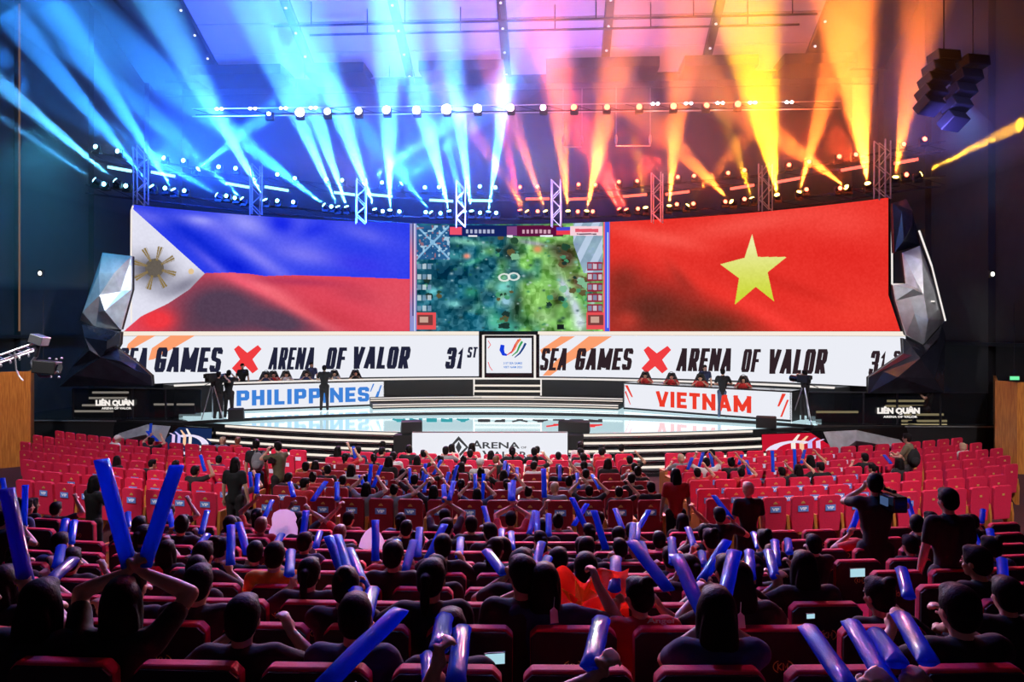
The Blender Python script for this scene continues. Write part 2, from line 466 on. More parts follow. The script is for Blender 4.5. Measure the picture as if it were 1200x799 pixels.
# cross pipes under the ceiling with hangers
for k, (y, dz, x0, x1) in enumerate(((27.8, .66, -17, 16.8), (30.5, .6, -15, 16), (32.0, 1.06, -10, 12.6), (32.4, 1.13, -8.6, 12), (35.4, .66, -16.5, 16.8), (36.4, .53, -17, 16.8))):
    t = thing('ceiling_pipe', '%s dark pipe hanging across under the ceiling, counted from the audience' % ordw(k+1), 'pipe', (0, y, cz(y)-dz), 0, 'pipes under the ceiling')
    MB().tube((x0, 0, 0), (x1, 0, 0), .05).build('pipe', M_pipe, t)
    for x in range(int(x0)+1, int(x1), 4):
        MB().tube((x+.3*k, 0, 0), (x+.3*k, 0, dz), .025).build('hanger', M_pipe, t)
# dark slots hung between the troughs at the canopy's lower edge
for i, (x0, x1) in enumerate(((-14.7, -10.5), (-9.4, -6.7), (-4.2, -.4), (1.5, 6.5), (7.6, 10.8), (11.9, 15.0))):
    o = MB().box(((x0+x1)/2, 35.1, cz(35.1)-.7), (x1-x0, 2.0, .45)).build('hanging_baffle', M_pipe)
    tag(o, '%s dark rectangular baffle hung below the ceiling edge from the Philippines side' % ordw(i+1), 'baffle', 'baffles below the ceiling edge')

# wooden side booths at floor level
def booth(label, pts, h, dark):
    t = thing('wooden_partition', label, 'partition', (0, 0, 0))
    for a, b in zip(pts, pts[1:]):
        a = Vector((*a, 0)); b = Vector((*b, 0)); d = (b-a); n = Vector((-d.y, d.x, 0)).normalized()*.06
        MB().prism([a, b, b+Vector((0, 0, h)), a+Vector((0, 0, h))], n).build('board', M_woodo, t)
        MB().prism([a+Vector((0, 0, h)), b+Vector((0, 0, h)), b+Vector((0, 0, h+.05)), a+Vector((0, 0, h+.05))], n*1.3).build('top_rail', M_woodo, t)
    return t
pL = [P(-40, 500, 23.0), P(36, 500, 24.0), P(40, 500, 25.2)]
booth('orange wooden partition at the wall behind the camera crane', [(p.x, p.y) for p in pL], 2.9, 0)
pR = [P(1164, 500, 26.0), P(1166, 500, 23.4), P(1192, 500, 22.6), P(1240, 500, 22.3)]
booth('orange wooden partition under the green exit sign beyond the Vietnam desk', [(p.x, p.y) for p in pR], 2.65, 0)
light('SPOT', 'booth_light', P(40, 330, 21.5), P(10, 480, 24), 260, (1, .75, .5), .1, 60, .8)
light('SPOT', 'booth_light', P(1190, 330, 21.0), P(1185, 480, 23), 150, (1, .75, .5), .1, 50, .8)
M_green = emat('exit_green', lin((110, 235, 160)), 1.2)
for (px, py, Z, w, lb) in ((50, 432, 23.0, .22, 'small green glowing exit sign on a cord over the wooden partition by the crane'), (1189, 443, 22.5, .26, 'small green glowing exit sign over the partition beyond the Vietnam desk')):
    t = thing('exit_sign', lb, 'sign', P(px, py, Z))
    MB().box((0, .03, 0), (w*1.15, .05, w*.6)).build('case', M_black, t)
    MB().box((0, 0, 0), (w, .02, w*.4)).build('face', M_green, t)
    MB().tube((0, .03, w*.3), (0, .03, 2.2), .008, n=5).build('cord', M_pipe, t)
# small wall lamps
M_lampw = emat('wall_lamp_white', (1, .95, .85), 3)
for (px, py, Z, lb) in ((46, 320, 24.5, 'small round white wall lamp left of the metal facets'), (1164, 321, 23.5, 'small square white wall lamp on the dark wall beyond the Vietnam flag screen')):
    t = thing('wall_lamp', lb.replace(' left of', ' on the wall beside'), 'lamp', P(px, py, Z))
    MB().box((0, .1, 0), (.16, .1, .22)).build('case', M_black, t)
    MB().ell((0, .03, 0), (.06, .04, .07), 8, 6).build('bulb', M_lampw, t)

# ================================================================== STAGE
st = thing('stage', 'black stage with mirror floor and white striped front steps', 'stage', (0, 0, 0))
FR = 23.7                                        # stage front edge: circle about (0, 47)
def fx(x, r=FR): return 47-math.sqrt(r*r-x*x)
front = [(x, fx(x)) for x in np.linspace(-9.1, 8.2, 25)]
deck = [(-17.9, 26.2), (-13.5, 26.2)]+front+[(13.5, 26.2), (16.9, 26.2), (16.9, 38), (-17.9, 38)]
MB().prism([(x, y, 0) for x, y in deck], (0, 0, 1.08)).build('base', M_black, st)
inner = [(-10.6, 26.0)]+[(x, y+.06) for x, y in front]+[(10.6, 26.0), (10.6, 37), (-10.6, 37)]
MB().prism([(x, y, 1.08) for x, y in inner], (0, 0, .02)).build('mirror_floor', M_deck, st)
for s in (-1, 1):
    MB().prism([(s*17.9 if s < 0 else 16.9, 26.25, 1.08), (s*10.6, 26.05, 1.08), (s*10.6, 37, 1.08), (s*17.9 if s < 0 else 16.9, 37, 1.08)], (0, 0, .02)).build('wing_floor', M_deckblack, st)
    a = Vector((s*13.5, 26.17, 1.04)); b = Vector((s*16.7, 26.17, 1.04))
    MB().tube(a, b, .025).build('edge_trim', M_alu, st)
# raised ring that carries the desks, with its black edge
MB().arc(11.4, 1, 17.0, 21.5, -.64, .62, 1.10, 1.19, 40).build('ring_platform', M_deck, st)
MB().arc(11.4, 1, 16.93, 17.03, -.66, .64, 1.10, 1.20, 40).build('ring_edge', M_black, st)
# front steps on both sides of the front display
for s, x0, x1 in ((-1, -9.1, -2.95), (1, 2.25, 8.15)):
    for k in range(5):
        r = FR-.28*(k)                            # towards the audience
        z = 1.10-.2*k
        e0 = x0-(.35*k if s < 0 else 0)*.3; e1 = x1+(.35*k if s > 0 else 0)*.3
        r1 = r+.0
        def pang(x, rr): return math.asin(max(-1, min(1, x/rr)))
        a0, a1 = pang(e0, FR), pang(e1, FR)
        # z top = z - .2 : the step below the deck
        rr0, rr1 = FR+.28*(k+1), FR+.28*k
        # points (r sin p, 47 - r cos p): larger r is nearer the audience
        o = MB().arc(47, -1, rr1, rr0, a0, a1, 0, z-.2 if z-.2 > .01 else .02, 24).build('step', M_blackgloss, st)
        MB().arc(47, -1, rr1-.01, rr1+.025, a0, a1, z-.105, z-.035, 24).build('light_strip', M_cream, o)
        MB().arc(47, -1, rr1+.02, rr1+.028, a0, a1, z-.155, z-.135, 24).build('edge_line', M_alu, o)
# slanted fascias with the games emblem, between steps and wings
def emblem(s, parent):
    A = Vector((s*9.35, 24.55, 0)) if s < 0 else Vector((8.3, 24.1, 0)); B = Vector((s*13.6, 26.1, 0))
    up = Vector((0, .12, 1.02))
    pl = [A, B, B+up, A+up]
    o = MB().prism(pl, Vector((0, .08, 0))).build('fascia', M_blackgloss, parent)
    def fn(u, v): return A+(B-A)*u+up*v+Vector((0, -.03, 0))
    lo, hi = (.02, .46)
    bg = MB(); poly(bg, [(0.0, 0.04), (lo+.38, .04), (hi+.0, .5), (lo+.30, .96), (0, .98)], fn)
    bg.build('emblem_ground', emat('emblem_blue' if s < 0 else 'emblem_red', lin((26, 46, 92)) if s < 0 else lin((214, 24, 52)), .8), o)
    def fn2(u, v): return A+(B-A)*u+up*v+Vector((0, -.05, 0))
    g = MB()
    pts = [(.20+.15*math.cos(t)*1.0+.0, .42+.30*math.sin(t)) for t in np.linspace(.9, 5.4, 18)]
    ribbon(g, pts, .07, fn2)
    g.build('emblem_ring', emat('emblem_white', lin((235, 225, 250)), 1), o)
    cols = [(250, 235, 225), (250, 200, 160), (200, 190, 255), (230, 200, 240)]
    for i in range(4):
        u0 = .15+.055*i
        g = MB(); ribbon(g, [(u0, .18+.05*i), (u0+.05, .45), (u0+.05, .7), (u0+.0+.09, .93-.06*i)], [.012, .03, .03, .016], fn2)
        g.build('emblem_stroke', emat('emblem_stroke_%d' % i, lin(cols[i]), 1), o)
    # folded metal skirt further out
    g = MB(); q = [(.40, .98), (.62, 1.0), (.93, .62), (1.0, .3), (.62, .5), (.46, .25)]
    vs = [fn2(u, v)+Vector((0, -.12*(i % 2), 0)) for i, (u, v) in enumerate(q)]+[fn2(.6, .7)+Vector((0, -.3, 0))]
    g.add(vs, [(i, (i+1) % 6, 6) for i in range(6)]); g.build('metal_skirt', M_chrome, o)
emblem(-1, st); emblem(1, st)
light('SPOT', 'skirt_light', (-11, 18, 9), (-12, 25.4, .6), 260, (1, 1, 1), .2, 25, .9)
light('SPOT', 'skirt_light', (11, 18, 9), (11.8, 25.2, .6), 260, (1, .98, .95), .2, 25, .9)

# inner terraces up to the walkway under the banner
for (r, z0, z1, nm) in ((15.35, 1.15, 1.38, 'terrace_step'), (16.2, 1.15, 1.56, 'terrace_step'), (17.0, 1.15, 2.22, 'walkway')):
    p0, p1 = (-.77, .75) if nm == 'walkway' else (-.34, .285)
    w = MB().arc(WC, 1, r, 18.3, p0, p1, z0, z1, 56).build(nm, M_black, st)
    if nm == 'walkway':
        MB().arc(WC, 1, r-.03, r+.05, p0, p1, z1-.02, z1+.045, 56).build('light_strip', M_white, w)
    else:
        MB().arc(WC, 1, r-.03, r, p0, p1, z1-.045, z1-.005, 40).build('light_strip', M_white, w)
        MB().arc(WC, 1, r-.02, r+.0, p0, p1, z1-.13, z1-.09, 40).build('light_strip', M_cream, w)
# little stair in the middle
for k in range(4):
    zt = 2.0-.21*k
    y0 = WC+16.75-.28*k
    o = MB().box((-.05, (y0+32.2)/2, (zt+1.15)/2), (2.7, 32.2-y0, zt-1.15)).build('stair_step', M_black, st)
    MB().box((-.05, y0-.015, zt-.04), (2.7, .02, .075)).build('light_strip', M_cream, o)
for x in (-1.43, 1.33):
    MB().box((x, WC+16.72, 1.75), (.06, .06, .95)).build('stair_post', M_white, st)

# ---------------------------------------------------------------- curved displays
NZ = {}
def vnoise(x, y, s, seed=0):
    if seed not in NZ: NZ[seed] = np.random.RandomState(seed).rand(64, 64)
    g = NZ[seed]; x = x/s; y = y/s
    xi = np.floor(x).astype(int); yi = np.floor(y).astype(int); fx_ = x-xi; fy = y-yi
    fx_ = fx_*fx_*(3-2*fx_); fy = fy*fy*(3-2*fy)
    def G(a, b): return g[a % 64, b % 64]
    return (G(xi, yi)*(1-fx_)+G(xi+1, yi)*fx_)*(1-fy)+(G(xi, yi+1)*(1-fx_)+G(xi+1, yi+1)*fx_)*fy
def blend(c, col, w):
    w = np.clip(w, 0, 1)[..., None]
    return c*(1-w)+np.array(col, float)*w
def blob(x, y, cx, cy, rx, ry, ang=0):
    a = math.radians(ang); dx = x-cx; dy = y-cy
    u = (dx*math.cos(a)+dy*math.sin(a))/rx; v = (-dx*math.sin(a)+dy*math.cos(a))/ry
    return np.exp(-(u*u+v*v))
def inpoly(x, y, pts):
    r = np.zeros(x.shape, bool); n = len(pts)
    for i in range(n):
        x0, y0 = pts[i]; x1, y1 = pts[(i+1) % n]
        c = ((y0 > y) != (y1 > y)) & (x < (x1-x0)*(y-y0)/((y1-y0) or 1e-9)+x0)
        r ^= c
    return r
M_disp = bpy.data.materials.new('screen_image'); M_disp.use_nodes = True
_nt = M_disp.node_tree; _nt.nodes.clear()
_o = _nt.nodes.new('ShaderNodeOutputMaterial'); _e = _nt.nodes.new('ShaderNodeEmission'); _a = _nt.nodes.new('ShaderNodeAttribute')
_a.attribute_name = 'picture'
_nt.links.new(_a.outputs['Color'], _e.inputs[0]); _nt.links.new(_e.outputs[0], _o.inputs[0])
def display(parent, xl, xr, z0, z1, nx, ny, cfn, off, es=1.0):
    """one curved LED picture; xl, xr: left and right edge as functions of v (0 top .. 1 bottom)"""
    v, u = np.meshgrid(np.linspace(0, 1, ny), np.linspace(0, 1, nx), indexing='ij')
    X = xl(v)*(1-u)+xr(v)*u
    r = WR-off
    dx = (X-600)/F*CT-ST; dy = (X-600)/F*ST+CT
    a = dx*dx+dy*dy; b = 2*(CAM.x*dx+(CAM.y-WC)*dy); c = CAM.x**2+(CAM.y-WC)**2-r*r
    Z = (-b+np.sqrt(b*b-4*a*c))/(2*a)
    z = z1+(z0-z1)*v
    pts = np.stack([CAM.x+dx*Z, CAM.y+dy*Z, z], -1).reshape(-1, 3)
    Y = HY-(z-CAM.z)/Z*F
    col = np.clip(cfn(X, Y, v), 0, 255)/255.
    col = np.where(col <= .04045, col/12.92, ((col+.055)/1.055)**2.4)*es
    idx = np.arange(nx*ny).reshape(ny, nx)
    fs = np.stack([idx[:-1, :-1], idx[1:, :-1], idx[1:, 1:], idx[:-1, 1:]], -1).reshape(-1, 4)
    me = bpy.data.meshes.new('display')
    me.from_pydata(pts.tolist(), [], fs.tolist())
    at = me.color_attributes.new('picture', 'FLOAT_COLOR', 'POINT')
    at.data.foreach_set('color', np.concatenate([col.reshape(-1, 3), np.ones((nx*ny, 1))], 1).astype(np.float32).ravel())
    me.materials.append(M_disp)
    return link('display', me, parent)

def ph_flag(X, Y, v):
    c = np.zeros(X.shape+(3,)); c[:] = (44, 62, 236)
    for (cx, cy, rx, ry, an, col, w) in ((205, 258, 70, 9, 8, (128, 124, 246), .7), (235, 258, 16, 5, 8, (170, 170, 255), .7), (290, 262, 34, 14, 20, (150, 150, 252), .8), (345, 275, 40, 30, 40, (112, 112, 248), .6),
            (232, 285, 55, 12, 38, (16, 40, 214), .9), (275, 312, 22, 9, 20, (10, 30, 214), .8), (300, 300, 60, 9, 35, (132, 128, 250), .75), (330, 262, 16, 12, 20, (24, 40, 232), .8), (372, 268, 26, 10, -20, (36, 52, 235), .8), (365, 300, 45, 10, 10, (150, 140, 250), .5),
            (430, 275, 40, 10, 18, (110, 110, 244), .6), (425, 310, 40, 12, 10, (58, 56, 235), .7), (460, 300, 20, 30, 0, (60, 70, 240), .5), (250, 310, 40, 6, 40, (120, 110, 248), .5)):
        c = blend(c, col, 1.25*w*blob(X, Y, cx, cy, rx, ry, an))
    r = np.zeros(X.shape+(3,)); r[:] = (228, 72, 92)
    for (cx, cy, rx, ry, an, col, w) in ((262, 362, 55, 34, 8, (84, 62, 84), 1.0), (225, 378, 40, 22, 0, (80, 60, 80), .6), (320, 375, 55, 18, 12, (86, 64, 86), .95), (300, 335, 60, 8, 22, (244, 96, 118), .9), (345, 358, 60, 7, 30, (250, 118, 130), .8), (395, 372, 60, 12, 20, (210, 62, 78), .7),
            (420, 345, 40, 12, 15, (190, 62, 84), .5), (460, 350, 30, 30, 0, (226, 84, 100), .5), (185, 375, 22, 14, 0, (240, 58, 68), 1), (350, 330, 50, 5, 3, (170, 50, 90), .5)):
        r = blend(r, col, 1.3*w*blob(X, Y, cx, cy, rx, ry, an))
    xs = [140, 240, 270, 290, 310, 345, 400, 440, 482]; ys = [320, 320, 319.4, 320.5, 323.4, 322.5, 324, 325.5, 327]
    bnd = np.interp(X, xs, ys)
    c = np.where((Y > bnd)[..., None], r, c)
    t = np.zeros(X.shape+(3,)); t[:] = (226, 226, 242)
    for (cx, cy, rx, ry, an, col, w) in ((177, 317, 26, 17, 15, (88, 86, 98), 1.0), (215, 335, 26, 9, -25, (120, 118, 138), .85), (190, 338, 18, 8, 0, (150, 150, 168), .6)):
        t = blend(t, col, w*blob(X, Y, cx, cy, rx, ry, an))
    # the sun with its rays
    dx = X-181; dy = Y-314; rr = np.hypot(dx, dy); an = np.arctan2(dy, dx)
    ray = (np.abs(np.sin(an*4+.4)) > .86) & (np.abs(np.sin(an*24)) > .35) & (rr < 26) & (rr > 9)
    t = np.where((rr < 11)[..., None], np.array((100, 92, 84.)), t)
    t = np.where(ray[..., None], np.array((140, 118, 70.)), t)
    t = np.where((np.hypot(X-224, Y-318) < 3.4)[..., None], np.array((226, 196, 150.)), t)
    low = np.interp(X, [100, 142, 149.5, 165.5, 197, 222, 240], [394, 392, 384, 370.5, 355.5, 339, 320.5])
    up = np.interp(X, [100, 157, 240], [190, 246, 320.5])
    c = np.where(((X < 240) & (Y > up) & (Y < low))[..., None], t, c)
    g = (vnoise(X, Y, 2.0, 3)-.5)*7
    return c+g[..., None]
STAR = [(881.5, 274), (888, 301), (922, 301), (899.5, 319), (907, 353), (885.6, 336), (861, 357), (866, 326), (844, 309.6), (872.5, 302)]
def vn_flag(X, Y, v):
    c = np.zeros(X.shape+(3,)); c[:] = (232, 50, 42)
    for (cx, cy, rx, ry, an, col, w) in ((760, 365, 62, 36, 0, (96, 42, 34), 1.0), (730, 330, 22, 20, 0, (130, 44, 34), .9), (830, 380, 60, 22, 5, (100, 44, 30), 1.0), (700+60, 285, 34, 12, 28, (222, 40, 34), .7), (775, 300, 70, 11, 38, (244, 62, 52), .75),
            (770, 278, 60, 9, 12, (255, 96, 84), .7), (880, 262, 90, 13, -10, (255, 100, 88), .6), (985, 262, 50, 20, 0, (252, 84, 74), .6), (990, 300, 60, 20, 10, (226, 40, 34), .6), (850, 345, 60, 9, 28, (236, 52, 42), .8),
            (905, 372, 70, 10, 30, (250, 62, 54), .9), (860, 300, 20, 14, -20, (206, 36, 30), .5), (1010, 365, 50, 20, 0, (248, 66, 52), .6), (735, 375, 16, 12, 0, (200, 60, 48), .8), (925, 335, 60, 8, 20, (206, 40, 32), .6), (800, 330, 26, 8, 50, (150, 44, 36), .6)):
        c = blend(c, col, w*blob(X, Y, cx, cy, rx, ry, an))
    s = inpoly(X, Y, STAR)
    sc = np.zeros(c.shape); k = np.clip((Y-285)/60, 0, 1)[..., None]
    sc[:] = (238, 236, 166); sc = sc*(1-k)+np.array((206, 216, 60.))*k
    c = np.where(s[..., None], sc, c)
    g = (vnoise(X, Y, 2.0, 5)-.5)*9
    return c+g[..., None]
def game(X, Y, v):
    t = np.clip((X-570)/60+(vnoise(X, Y, 14, 1)-.5)*1.3, 0, 1)[..., None]
    c = np.array((28, 92, 112.))*(1-t)+np.array((118, 176, 92.))*t
    n = vnoise(X, Y, 9, 2); n2 = vnoise(X, Y, 3.5, 4)
    c = c*(.72+.55*n[..., None])+(n2[..., None]-.5)*34
    R = np.random.RandomState(11)
    for (cx, cy, rx, ry, an, col, w) in ((550, 284, 26, 4, 8, (120, 190, 170), .8), (530, 300, 22, 4, 5, (60, 140, 150), .8), (520, 318, 30, 9, 10, (14, 66, 92), .8), (548, 352, 24, 4, -12, (16, 70, 84), .7), (556, 306, 14, 3, -20, (70, 160, 140), .8), (508, 342, 7, 5, 0, (90, 180, 190), .9), (532, 356, 8, 4, 0, (110, 190, 190), .9), (552, 342, 8, 6, 0, (50, 150, 120), .7),
            (596, 293, 8, 9, 0, (24, 52, 52), 1), (600, 300, 6, 4, 0, (30, 46, 50), .9), (590, 336, 9, 6, 0, (120, 210, 200), .9), (593, 353, 8, 6, 0, (150, 200, 220), .9), (580, 376, 9, 10, 0, (60, 160, 130), .9), (594, 384, 14, 7, 0, (70, 170, 150), .9), (606, 358, 6, 18, 8, (40, 66, 52), .8), (617, 376, 14, 4, 15, (44, 90, 52), .8),
            (632, 348, 16, 18, 0, (150, 206, 108), .6), (655, 330, 14, 20, 20, (120, 190, 90), .5), (637, 372, 10, 8, 0, (170, 210, 150), .6), (655, 292, 14, 9, 0, (60, 76, 44), .9), (664, 302, 12, 14, 20, (78, 66, 48), .9), (682, 332, 16, 8, 25, (92, 70, 52), .95), (652, 350, 5, 10, -20, (70, 84, 50), .8), (662, 338, 5, 18, -25, (190, 205, 216), .9), (675, 362, 5, 14, -15, (196, 212, 222), .9), (690, 345, 8, 12, 0, (110, 190, 120), .8), (680, 378, 8, 10, 0, (205, 220, 225), .8),
            (625, 285, 20, 3, 10, (150, 156, 170), .7), (630, 292, 5, 4, 0, (220, 150, 100), .9), (547, 300, 4, 3, 0, (230, 140, 120), .9), (602, 319, 9, 6, 0, (60, 110, 120), .8)):
        c = blend(c, col, w*blob(X, Y, cx, cy, rx, ry, an)*1.3)
    c = c+((vnoise(X, Y, 5, 21) > .66)*22-(vnoise(X, Y, 6, 22) > .68)*26)[..., None]
    for q in range(46):
        cx, cy = [(594, 290), (594, 345), (586, 378), (668, 300), (682, 330), (654, 350), (690, 350), (510, 340)][q % 8]
        cx += R.uniform(-11, 11); cy += R.uniform(-12, 12); rr0 = R.uniform(2, 5)
        c = blend(c, [(34, 70, 50), (70, 150, 110), (26, 50, 46), (130, 190, 150), (96, 84, 52)][R.randint(5)], .95*(np.hypot(X-cx, (Y-cy)*1.2)+2*(vnoise(X, Y, 2, 30)-.5) < rr0))
    for k in range(150):
        cx = R.uniform(488, 705); cy = R.uniform(280, 386); s = R.uniform(.8, 2.6)
        col = [(200, 220, 225), (30, 60, 60), (120, 200, 180), (40, 110, 80)][R.randint(4)]
        c = blend(c, col, .7*blob(X, Y, cx, cy, s, s*.7))
    # pale rays top right
    w = ((X-.35*Y) > 572)*((Y < 320) & (X > 672) & (X < 706))
    c = blend(c, (150, 170, 215), .8*w); c = blend(c, (205, 220, 245), .7*w*(np.sin((X+.5*Y)/3.2) > .2))
    # rings of the fight in the middle
    for cx, cy in ((591, 325), (602, 324)):
        r = np.hypot((X-cx), (Y-cy)*1.5); c = blend(c, (235, 240, 235), (np.abs(r-6) < 1.3)*.9)
    def rect(x0, x1, y0, y1, col, w=1.0):
        nonlocal c
        c = blend(c, col, w*((X > x0) & (X < x1) & (Y > y0) & (Y < y1)))
    # mini map
    rect(488, 527, 264, 304, (40, 90, 150), .75)
    mm = (X > 488) & (X < 527) & (Y > 264) & (Y < 304)
    c = blend(c, (150, 200, 235), .85*mm*((np.abs(X-488-(Y-264)*.98) < 1.6) | (np.abs(X-527+(Y-264)*.98) < 1.6) | (np.hypot(X-507, Y-284) < 3)))
    c = blend(c, (170, 110, 120), .8*mm*(vnoise(X, Y, 3, 9) > .78)); c = blend(c, (190, 225, 245), .8*mm*(vnoise(X, Y, 2.6, 10) > .74))
    # top bar
    rect(526, 660, 264, 277, (20, 34, 96)); rect(606, 660, 264, 277, (92, 16, 62)); rect(594, 606, 265, 276, (200, 90, 150), .6)
    rect(527, 541, 266, 275, (238, 84, 110)); rect(652, 668, 266, 270, (70, 74, 210)); rect(652, 668, 270, 275, (238, 60, 80)); rect(668, 706, 265, 276, (246, 210, 220))
    rect(674, 701, 268, 272, (226, 90, 110)); rect(676, 699, 273.5, 274.8, (60, 40, 70)); rect(549, 559, 275.5, 277.5, (240, 240, 250)); rect(594, 601, 275.5, 278, (240, 240, 250)); rect(633, 648, 275.5, 277.5, (240, 240, 250))
    for k in range(7): rect(546+5*k, 549+5*k, 269, 273.5, (210, 215, 240), .8); rect(612+5*k, 615+5*k, 269, 273.5, (240, 200, 215), .8)
    for s, x0, dk in ((0, 488, (60, 110, 150)), (1, 688, (150, 30, 60))):
        for k in range(5):
            y = 308+k*12.3
            if s: rect(x0, x0+18, y-1, y+9, dk, .9)
            for j in range(3): rect(x0+1+6*j, x0+5.5+6*j, y+1, y+7, (215, 225, 235) if (j+k) % 2 else (130, 160, 190), .8)
        rect(x0-1, x0+23 if not s else x0+21, 366, 386, (232, 80, 84)); rect(x0+1, x0+19, 369, 381, (120, 60, 60)); rect(x0+4, x0+14, 371, 378, (225, 190, 170), .8)
    rect(653, 661, 380, 386, (20, 30, 30))
    # frame columns
    k = np.clip((Y-265)/120, 0, 1)
    fl = (X < 488); c = blend(c, (132, 150, 214), fl*1.0); c = blend(c, (240, 120, 150), fl*(blob(X, Y, 482, 318, 6, 38)*1.2)); c = blend(c, (54, 60, 110), fl*((X > 483.2) & (X < 484.6) & (Y < 370)))
    c = blend(c, (235, 235, 250), fl*((X > 485.4) & (X < 486.4)))
    fr = (X > 707); c = blend(c, (70, 90, 230), fr*1.0); c = blend(c, (246, 100, 110), fr*((X < 709) | (X > 714.3))); c = blend(c, (200, 215, 255), fr*((X > 711.6) & (X < 713) & (Y > 272) & (Y < 384)))
    return c

def screen(label, xl, xr, nx, ny, cfn, a, b):
    t = thing('led_screen', label, 'screen', (0, 0, 0))
    display(t, xl, xr, 4.20, 8.80, nx, ny, cfn, .06)
    pts = []
    def ph(x):
        p = onwall(x, 388); return math.atan2(p.x, p.y-WC)
    MB().arc(WC, 1, WR+.02, WR+.22, ph(a), ph(b), 4.2, 8.78, 30).build('cabinet', M_black, t)
    return t
L0 = lambda v: 155-13*np.clip((v-.66)/.34, 0, 1)
R0 = lambda v: 1041+14*np.clip((v-.73)/.27, 0, 1)
K = lambda c: (lambda v: np.full_like(v, c))
t = screen('wide curved LED screen showing the waving blue, red and white Philippine flag', L0, K(480), 620, 250, ph_flag, 157, 480)
MB().path([onwall(154, 386-8, .12), onwall(153.5, 340, .12), onwall(154, 247, .12), onwall(156, 241, .12)], .03).build('edge_light', M_white, t)
t = screen('centre LED screen showing a green top-down battle game', K(480.3), K(715), 520, 280, game, 480.3, 715)
t = screen('wide curved LED screen showing a red flag with a yellow star', K(715.3), R0, 620, 250, vn_flag, 715.3, 1040)
MB().path([onwall(1045, 240, .12), onwall(1045.5, 333, .12), onwall(1061, 333, .15), onwall(1071, 353, .2), onwall(1095, 353, .3)], .03).build('edge_light', M_white, t)
# the banner below
def wallbox(a, b):
    p = onwall(a, 388); q = onwall(b, 388)
    return math.atan2(p.x, p.y-WC), math.atan2(q.x, q.y-WC)
def zwall(px, py, off=.1): return onwall(px, py, off)
def banner(label, a, b, blue):
    t = thing('led_banner', label, 'banner', (0, 0, 0))
    p0, p1 = wallbox(a, b)
    MB().arc(WC, 1, WR-.04, WR+.2, p0, p1, 2.26, 4.02, 40).build('display', M_ledwhite, t)
    MB().arc(WC, 1, WR-.06, WR+.2, p0, p1, 4.03, 4.19, 40).build('top_ledge', M_cream, t)
    m = M_navy if blue else M_brown
    def fn(px, py): return zwall(px, py, .10)
    def fo(px, py): return zwall(px, py, .07)
    return t, m, fn, fo
t, m, fn, fo = banner('long white LED banner lettered for the games under the Philippine flag screen', 137, 561, True)
for pl in ([(161.6, 393), (182.7, 393), (156, 408), (147, 412.6), (150, 403)], [(200, 393), (228.7, 393), (205, 407), (180, 421), (174, 422), (178, 408)]):
    g = MB(); poly(g, pl, fo); g.build('stripe', M_orange, t)
def btext(s, x0, x1, y0, y1, mm, t, fn, bold=.055, shear=.18):
    for i in range(1):
        g = MB(); block_text(g, s, fn, x0, x1, y1, y0, .47, .16, .16); g.build('lettering', mm, t)
for s, x0, x1, y0, y1 in (('SEA', 137.5, 175.5, 407.5, 435), ('GAMES', 180, 262, 407, 436), ('ARENA', 314, 371, 407, 433), ('OF', 381, 407, 407, 432.5), ('VALOR', 411, 482, 406, 432), ('31', 521, 545, 407, 432), ('ST', 547, 560, 406.5, 419)):
    btext(s, x0, x1, y0, y1, m, t, fn)
def brushx(x0, x1, y0, y1, t, fn):
    w = x1-x0; h = y1-y0
    g = MB()
    ribbon(g, [(x0+.05*w, y1-.02*h), (x0+.5*w, y0+.5*h), (x1-.02*w, y0+.02*h)], [.26*w, .34*w, .20*w], fn)
    ribbon(g, [(x0+.12*w, y0+.03*h), (x0+.48*w, y0+.5*h), (x1-.18*w, y1-.0*h)], [.22*w, .40*w, .26*w], fn)
    g.build('cross_mark', M_red, t)
brushx(273, 305, 406, 435, t, fn)
t, m, fn, fo = banner('long white LED banner lettered for the games under the red star flag screen', 630.5, 1058, False)
for pl in ([(657, 394), (674, 394), (636, 417), (633, 410)], [(690, 394), (717, 394), (700, 405), (664, 426), (645, 440), (636, 440), (652, 422), (668, 411)]):
    g = MB(); poly(g, pl, fo); g.build('stripe', M_orange, t)
for s, x0, x1, y0, y1 in (('SEA', 632, 667, 408, 434), ('GAMES', 673, 743, 408, 433.5), ('ARENA', 792, 860, 408, 435), ('OF', 868, 892, 409, 436), ('VALOR', 898, 971, 409, 438), ('31', 1017, 1040, 411, 441), ('S', 1046, 1056, 411, 424)):
    btext(s, x0, x1, y0, y1, m, t, fn)
brushx(753, 785, 407, 435, t, fn)
# the games logo on the central pylon
t = thing('logo_pylon', 'black framed pylon with a white panel bearing the blue, red and green games logo', 'display', (0, 0, 0))
Yp = 31.95
def px_y(Y):
    def fn(px, py):
        return P(px, py, Zof(px, Y=Y))
    return fn
fb = px_y(Yp)
g = MB(); g.prism([fb(562, 391.5), fb(632, 391.5), fb(632, 450), fb(562, 450)], (0, .35, 0)); g.build('frame', M_blackgloss, t)
fs = px_y(Yp-.05)
g = MB(); g.prism([fs(570, 396), fs(623, 396), fs(623, 437), fs(570, 437)], (0, .04, 0)); g.build('panel', M_ledwhite, t)
for a in (565, 625.5):
    g = MB(); g.prism([fs(a, 392.5), fs(a+2.6, 392.5), fs(a+2.6, 449), fs(a, 449)], (0, .04, 0)); g.build('light_strip', M_white, t)
for y in (392.2, 449.5):
    g = MB(); g.prism([fs(566, y), fs(627, y), fs(627, y+.8), fs(566, y+.8)], (0, .04, 0)); g.build('light_strip', M_white, t)
fl = px_y(Yp-.08)
LG = [((589, 404), (588, 410), (590, 415), (594, 416)), ((594, 416), (600, 412), (604, 404), (608, 398)), ((600, 417), (606, 412), (609, 405), (612, 400)), ((603, 419), (609, 414), (613, 408), (616, 402)), ((599, 414), (603, 409), (606, 402), (610, 397))]
